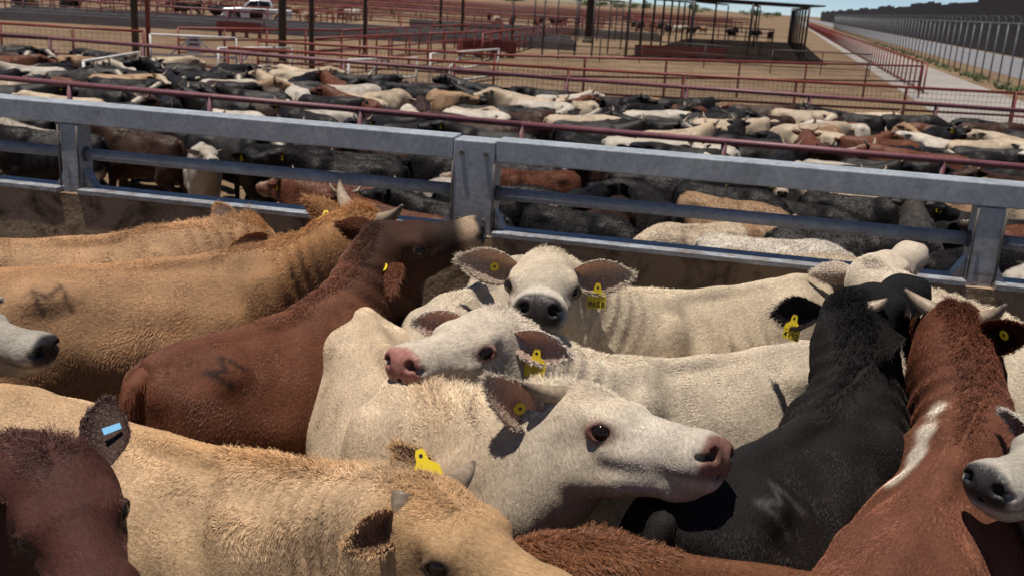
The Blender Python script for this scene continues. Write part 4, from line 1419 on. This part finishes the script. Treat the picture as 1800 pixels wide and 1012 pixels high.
# ------------------------------------------------------------------ the herd in the yard: prototypes, then individual copies
HPOSES = [  # poll, muzzle (cow space), roll, stance, fat, horns
    ((1.42, 0, 1.12), (1.72, .02, .80), 0, .5, .92, 0), ((1.45, .12, 1.22), (1.72, .40, 1.02), 0, -.5, .95, 0), ((1.44, -.14, 1.20), (1.74, -.42, 1.0), 0, .3, .95, 1),
    ((1.40, 0, .98), (1.58, .05, .58), 0, .8, .92, 0), ((1.37, .05, 1.26), (1.75, .10, 1.12), 0, -.3, .92, 1), ((1.36, -.22, 1.15), (1.30, -.62, 1.0), 0, .2, .98, 0), ((1.36, .24, 1.18), (1.36, .66, 1.05), 0, .6, .93, 0)]
PW = ('with a level head', 'looking aside', 'looking off', 'with a low head', 'with a high head', 'turning back', 'bending around')
PROTO = []
for ip, (P_, M_, ro, stn, ft, hn) in enumerate(HPOSES):
    cw_ = Cow(L=1.0, S=1.0, fat=ft, P=P_, M=M_, roll=ro, stance=stn, folds=0, ribs=.5 if ip % 2 else 0)
    V, Q, N = cw_.geometry(.026, .014)
    st = dict(base=(1, 1, 1), ridge=(.8, .74, .68), dirt=(.72, .64, .55), nose=(.12, .11, .11), lid=(.2, .18, .16), face=(.9, .88, .86), muzzle=(1.05, 1.05, 1.05), seed=30 + ip)
    if ip % 3 == 1:
        st['front'] = (.82, .78, .74)
    c, wet = coat_colors(cw_, V, N, st)
    Vs, Qs, cs, ws = [V], [Q], [c], [wet]
    nn_ = len(V)
    hr = np.random.RandomState(60 + ip)
    for sd in (1, -1):
        ev, ef, nl = ear_geo(cw_.hs, 1.)
        fr = frame_ear = np.stack([np.array([-.15, sd * 1., .05]) / np.linalg.norm([-.15, 1, .05]), v3(0, 0, 0), v3(0, 0, 0)])
        z_ = np.array([.8, 0, -.3])
        z_ = z_ - (z_ @ fr[0]) * fr[0]
        z_ /= np.linalg.norm(z_)
        fr[2], fr[1] = z_, np.cross(z_, fr[0])
        ew = cw_.h2c(v3(.014, .086 * sd, -.066)) + (ev @ fr) @ cw_.R
        Vs.append(ew)
        Qs.append(ef + nn_)
        nn_ += len(ew)
        cs.append(np.where((np.arange(len(ew)) < nl)[:, None], .62, .92) * np.ones((len(ew), 3)))
        ws.append(np.zeros(len(ew)))
    V2, Q2, c2, w2 = np.concatenate(Vs), np.concatenate(Qs), np.concatenate(cs), np.concatenate(ws)
    me = cow_mesh('herd_cow', V2, Q2, np.clip(c2, 0, 1), w2, M_HERD)
    bz = np.zeros(len(V2))
    if ip in (2, 5):
        qh = cw_.c2h(V2)
        bz = np.exp(-(qh[:, 1] / .05) ** 2) * sstep(.02, .08, qh[:, 0]) * (qh[:, 0] < .6)
        if ip == 5:
            bz = np.maximum(bz, sstep(.55, .8, wobble(V2, 6, 91) + .15 * wobble(V2, 30, 92)) * (V2[:, 0] < 1.1))
    set_attr(me, 'blaze', 'FLOAT', 'POINT', np.clip(bz, 0, 1))
    hm = None
    if hn:
        hm = []
        for sd in (1, -1):
            hb = MB().tube([cw_.h2c(v3(.008, .06 * sd, -.022)), cw_.h2c(v3(.0, .13 * sd, 0)), cw_.h2c(v3(.01, .17 * sd, .06)), cw_.h2c(v3(.02, .18 * sd, .11))], [.028, .024, .016, .004], 8)
            hme = hb.mesh('horn', M_HORN, True)
            set_attr(hme, 'along', 'FLOAT', 'POINT', np.repeat([.0, .4, .7, 1], 8))
            hm.append(hme)
    tl = MB().tube([(-.03, 0, 1.06), (-.10, 0, 1.03), (-.145, .01, .92), (-.15, .015, .7), (-.15, .02, .5), (-.15, .02, .38), (-.15, .02, .24)], [.036, .034, .026, .02, .018, .03, .004], 6)
    tm = tl.mesh('tail', M_HERD, True)
    set_attr(tm, 'coat', 'FLOAT_COLOR', 'POINT', rgba(np.full((len(tl.v), 3), .85)))
    set_attr(tm, 'wet', 'FLOAT', 'POINT', np.zeros(len(tl.v)))
    # short fur, shared by the copies
    n = 9000
    ar = np.linalg.norm(np.cross(V[Q[:, 2]] - V[Q[:, 0]], V[Q[:, 3]] - V[Q[:, 1]]), axis=1) * (V[Q].mean(1)[:, 2] > .4) * (N[Q].mean(1)[:, 2] > -.3) * (1 - wet[Q].mean(1))
    f = Q[hr.choice(len(Q), n, p=ar / ar.sum())]
    bw = hr.dirichlet((1, 1, 1, 1), n)
    r0 = (V[f] * bw[..., None]).sum(1)
    nn = (N[f] * bw[..., None]).sum(1)
    g = np.stack([-np.ones(n), np.zeros(n), -.3 - .8 * (1 - np.abs(nn[:, 2]))], 1) + .5 * np.stack([wobble(r0, 18, a) for a in (1, 2, 3)], 1) + hr.normal(size=(n, 3)) * .2
    g -= (g * nn).sum(1, keepdims=True) * nn
    g /= np.linalg.norm(g, axis=1, keepdims=True)
    cc = (c[f] * bw[..., None]).sum(1) * (.7 + .6 * hr.rand(n))[:, None]
    ho = hair_object('fur', r0, (g * .8 + nn * .4, g + nn * .1), .016 + .012 * hr.rand(n), cc, np.full(n, .0022), None, None)
    fur = ho.data
    bpy.data.objects.remove(ho)
    fur.materials.clear()
    fur.materials.append(M_FURH)
    PROTO.append((me, hm, tm, fur))
M_TAGH = M_TAG
tagme = mesh('ear_tag', [(-.03, 0, 0), (.03, 0, 0), (.03, 0, .045), (.012, 0, .075), (-.012, 0, .075), (-.03, 0, .045), (-.03, .004, 0), (.03, .004, 0), (.03, .004, .045), (.012, .004, .075), (-.012, .004, .075), (-.03, .004, .045)],
             [(0, 1, 2, 3, 4, 5), (11, 10, 9, 8, 7, 6)] + [(i, 6 + i, 6 + (i + 1) % 6, (i + 1) % 6) for i in range(6)], [M_TAG])
HCOL = {'black': (.013, .011, .011), 'dark brown': (.045, .022, .015), 'red brown': (.13, .048, .026), 'cream': (.52, .42, .31), 'tan': (.36, .23, .135), 'pale grey': (.50, .45, .39), 'smoky grey': (.06, .054, .05)}
hrs = np.random.RandomState(12)
placed = []
def circles(x, y, a, s):
    return [(x + math.cos(a) * t * s, y + math.sin(a) * t * s) for t in (.0, .35, .7, 1.05, 1.4)]
def fits(x, y, a, s, gap=.34):
    cs = circles(x, y, a, s)
    for q in placed:
        if abs(q[0][0] - x) < 3.4 and abs(q[0][1] - y) < 3.4:
            for u in cs:
                for v in q:
                    if (u[0] - v[0]) ** 2 + (u[1] - v[1]) ** 2 < gap * gap:
                        return False
    return True
def y_first(x):     # maroon fence inside the herd
    return float(np.interp(x, [-17, -10.9, 0, 9.5, 13], [19.9, 18.7, 16.2, 14.35, 13.6]))
def y_second(x):
    return float(np.interp(x, [-26, -14.2, 1.1, 13.5, 17], [32.6, 30.3, 26.6, 25.2, 24.8]))
def herd_cow(x, y, a, s, col, ip, where, grp, near):
    me, hm, tm, fur = PROTO[ip]
    cv = HCOL[col]
    k = .85 + .3 * hrs.rand()
    color = (min(1, cv[0] * k), min(1, cv[1] * k), min(1, cv[2] * k), 1)
    o = obj('cow', me)
    o.location = (x, y, YARD)
    o.rotation_euler = (0, 0, a)
    o.scale = (s, s * (1.0 + .1 * hrs.rand()), s)
    o.color = color
    horned = hm is not None and hrs.rand() < .8
    tag(o, f"{col} {'horned ' if horned else ''}cow {PW[ip]} {where}", 'cow', f'{col} {"horned " if horned else ""}cattle {grp}')
    t = obj('tail', tm, o)
    t.color = color
    if horned:
        for hme in hm:
            obj('horn', hme, o)
    if near:
        f = obj('fur', fur, o)
        f.color = color
    P_, M_ = HPOSES[ip][0], HPOSES[ip][1]
    if hrs.rand() < .5 and y < 24:
        g = obj('ear_tag', tagme, o)
        R_, hs_ = head_frame(v3(*P_), v3(*M_), 0)
        q = v3(*P_) + (v3(.035, .15 * (1 if hrs.rand() < .5 else -1), -.13) * hs_) @ R_
        g.location = tuple(q)
        g.rotation_euler = (0, 0, hrs.rand() * 6)
    placed.append(circles(x, y, a, s))
WH = ('between steel fence and first maroon rail', 'between the two maroon rails', 'far off in the distant pens')
GR = ('nearest the steel fence', 'between the maroon fences', 'in distant pens')
# the ones that can be told apart through the steel fence
for x, y, hx_, hy_, col, ip in ((2.18, 12.59, 3.24, 11.35, 'tan', 0), (2.45, 10.85, 1.4, 10.15, 'cream', 3), (2.0, 9.5, 3.1, 9.3, 'cream', 0), (4.6, 10.9, 5.0, 12.4, 'smoky grey', 4), (3.9, 13.2, 4.9, 12.6, 'black', 1), (1.1, 12.9, .6, 11.6, 'black', 0),
                               (-.2, 13.6, -1.5, 14.2, 'black', 0), (-3.3, 15.2, -4.6, 15.5, 'black', 2), (-5.2, 15.6, -6.4, 15.7, 'black', 0), (-1.3, 15.0, -2.6, 15.1, 'dark brown', 6), (.2, 11.2, 1.2, 10.4, 'black', 3), (-.9, 12.1, .2, 12.0, 'black', 5), (5.8, 11.6, 6.9, 11.9, 'red brown', 0)):
    herd_cow(x, y, math.atan2(hy_ - y, hx_ - x), 1.04, col, ip, WH[0], GR[0], True)
cols = list(HCOL)
pw = np.array([.47, .12, .08, .12, .09, .08, .04])
pw /= pw.sum()
tries = 0
while tries < 14000 and len(placed) < 310:
    tries += 1
    y = 8.6 + 20.5 * hrs.rand() ** .8
    hw = .56 * y + .5
    x = (hrs.rand() * 2 - 1) * hw
    if x < -1 and y < 14.2 - max(0, x + 3) * 2:
        continue
    a = (0 if hrs.rand() < .5 else math.pi) + hrs.normal() * .75 - .15
    if hrs.rand() < .24:
        a = hrs.rand() * 6.28
    s = .95 + .15 * hrs.rand()
    hx_, hy_ = x + math.cos(a) * 1.55 * s, y + math.sin(a) * 1.55 * s
    f1a, f1b = y - y_first(x), hy_ - y_first(hx_)
    if f1a * f1b < 0 or min(abs(f1a), abs(f1b)) < .35:
        continue
    if max(y - y_second(x), hy_ - y_second(hx_)) > -.35:
        continue
    wy = 4.731 - .1823 * x
    if min(y, hy_) < wy + 1.2 or not fits(x, y, a, s):
        continue
    z = 0 if f1a < 0 else 1
    cc_ = cols[hrs.choice(len(cols), p=pw)]
    if z == 0 and cc_ != 'black' and hrs.rand() < .32:
        cc_ = 'black'
    herd_cow(x, y, a, s, cc_, hrs.randint(len(PROTO)), WH[z], GR[z], y < 15)
for k in range(46):
    x, y = ((-40 + 22 * hrs.rand(), 80 + 34 * hrs.rand()) if k < 22 else (14 + 18 * hrs.rand(), 124 + 26 * hrs.rand())) if k < 36 else (-6 + 14 * hrs.rand(), 118 + 30 * hrs.rand())
    a = hrs.rand() * 6.28
    if fits(x, y, a, 1.1, .8):
        herd_cow(x, y, a, 1.08, cols[hrs.choice(len(cols), p=pw)], hrs.randint(len(PROTO)), WH[2], GR[2], False)
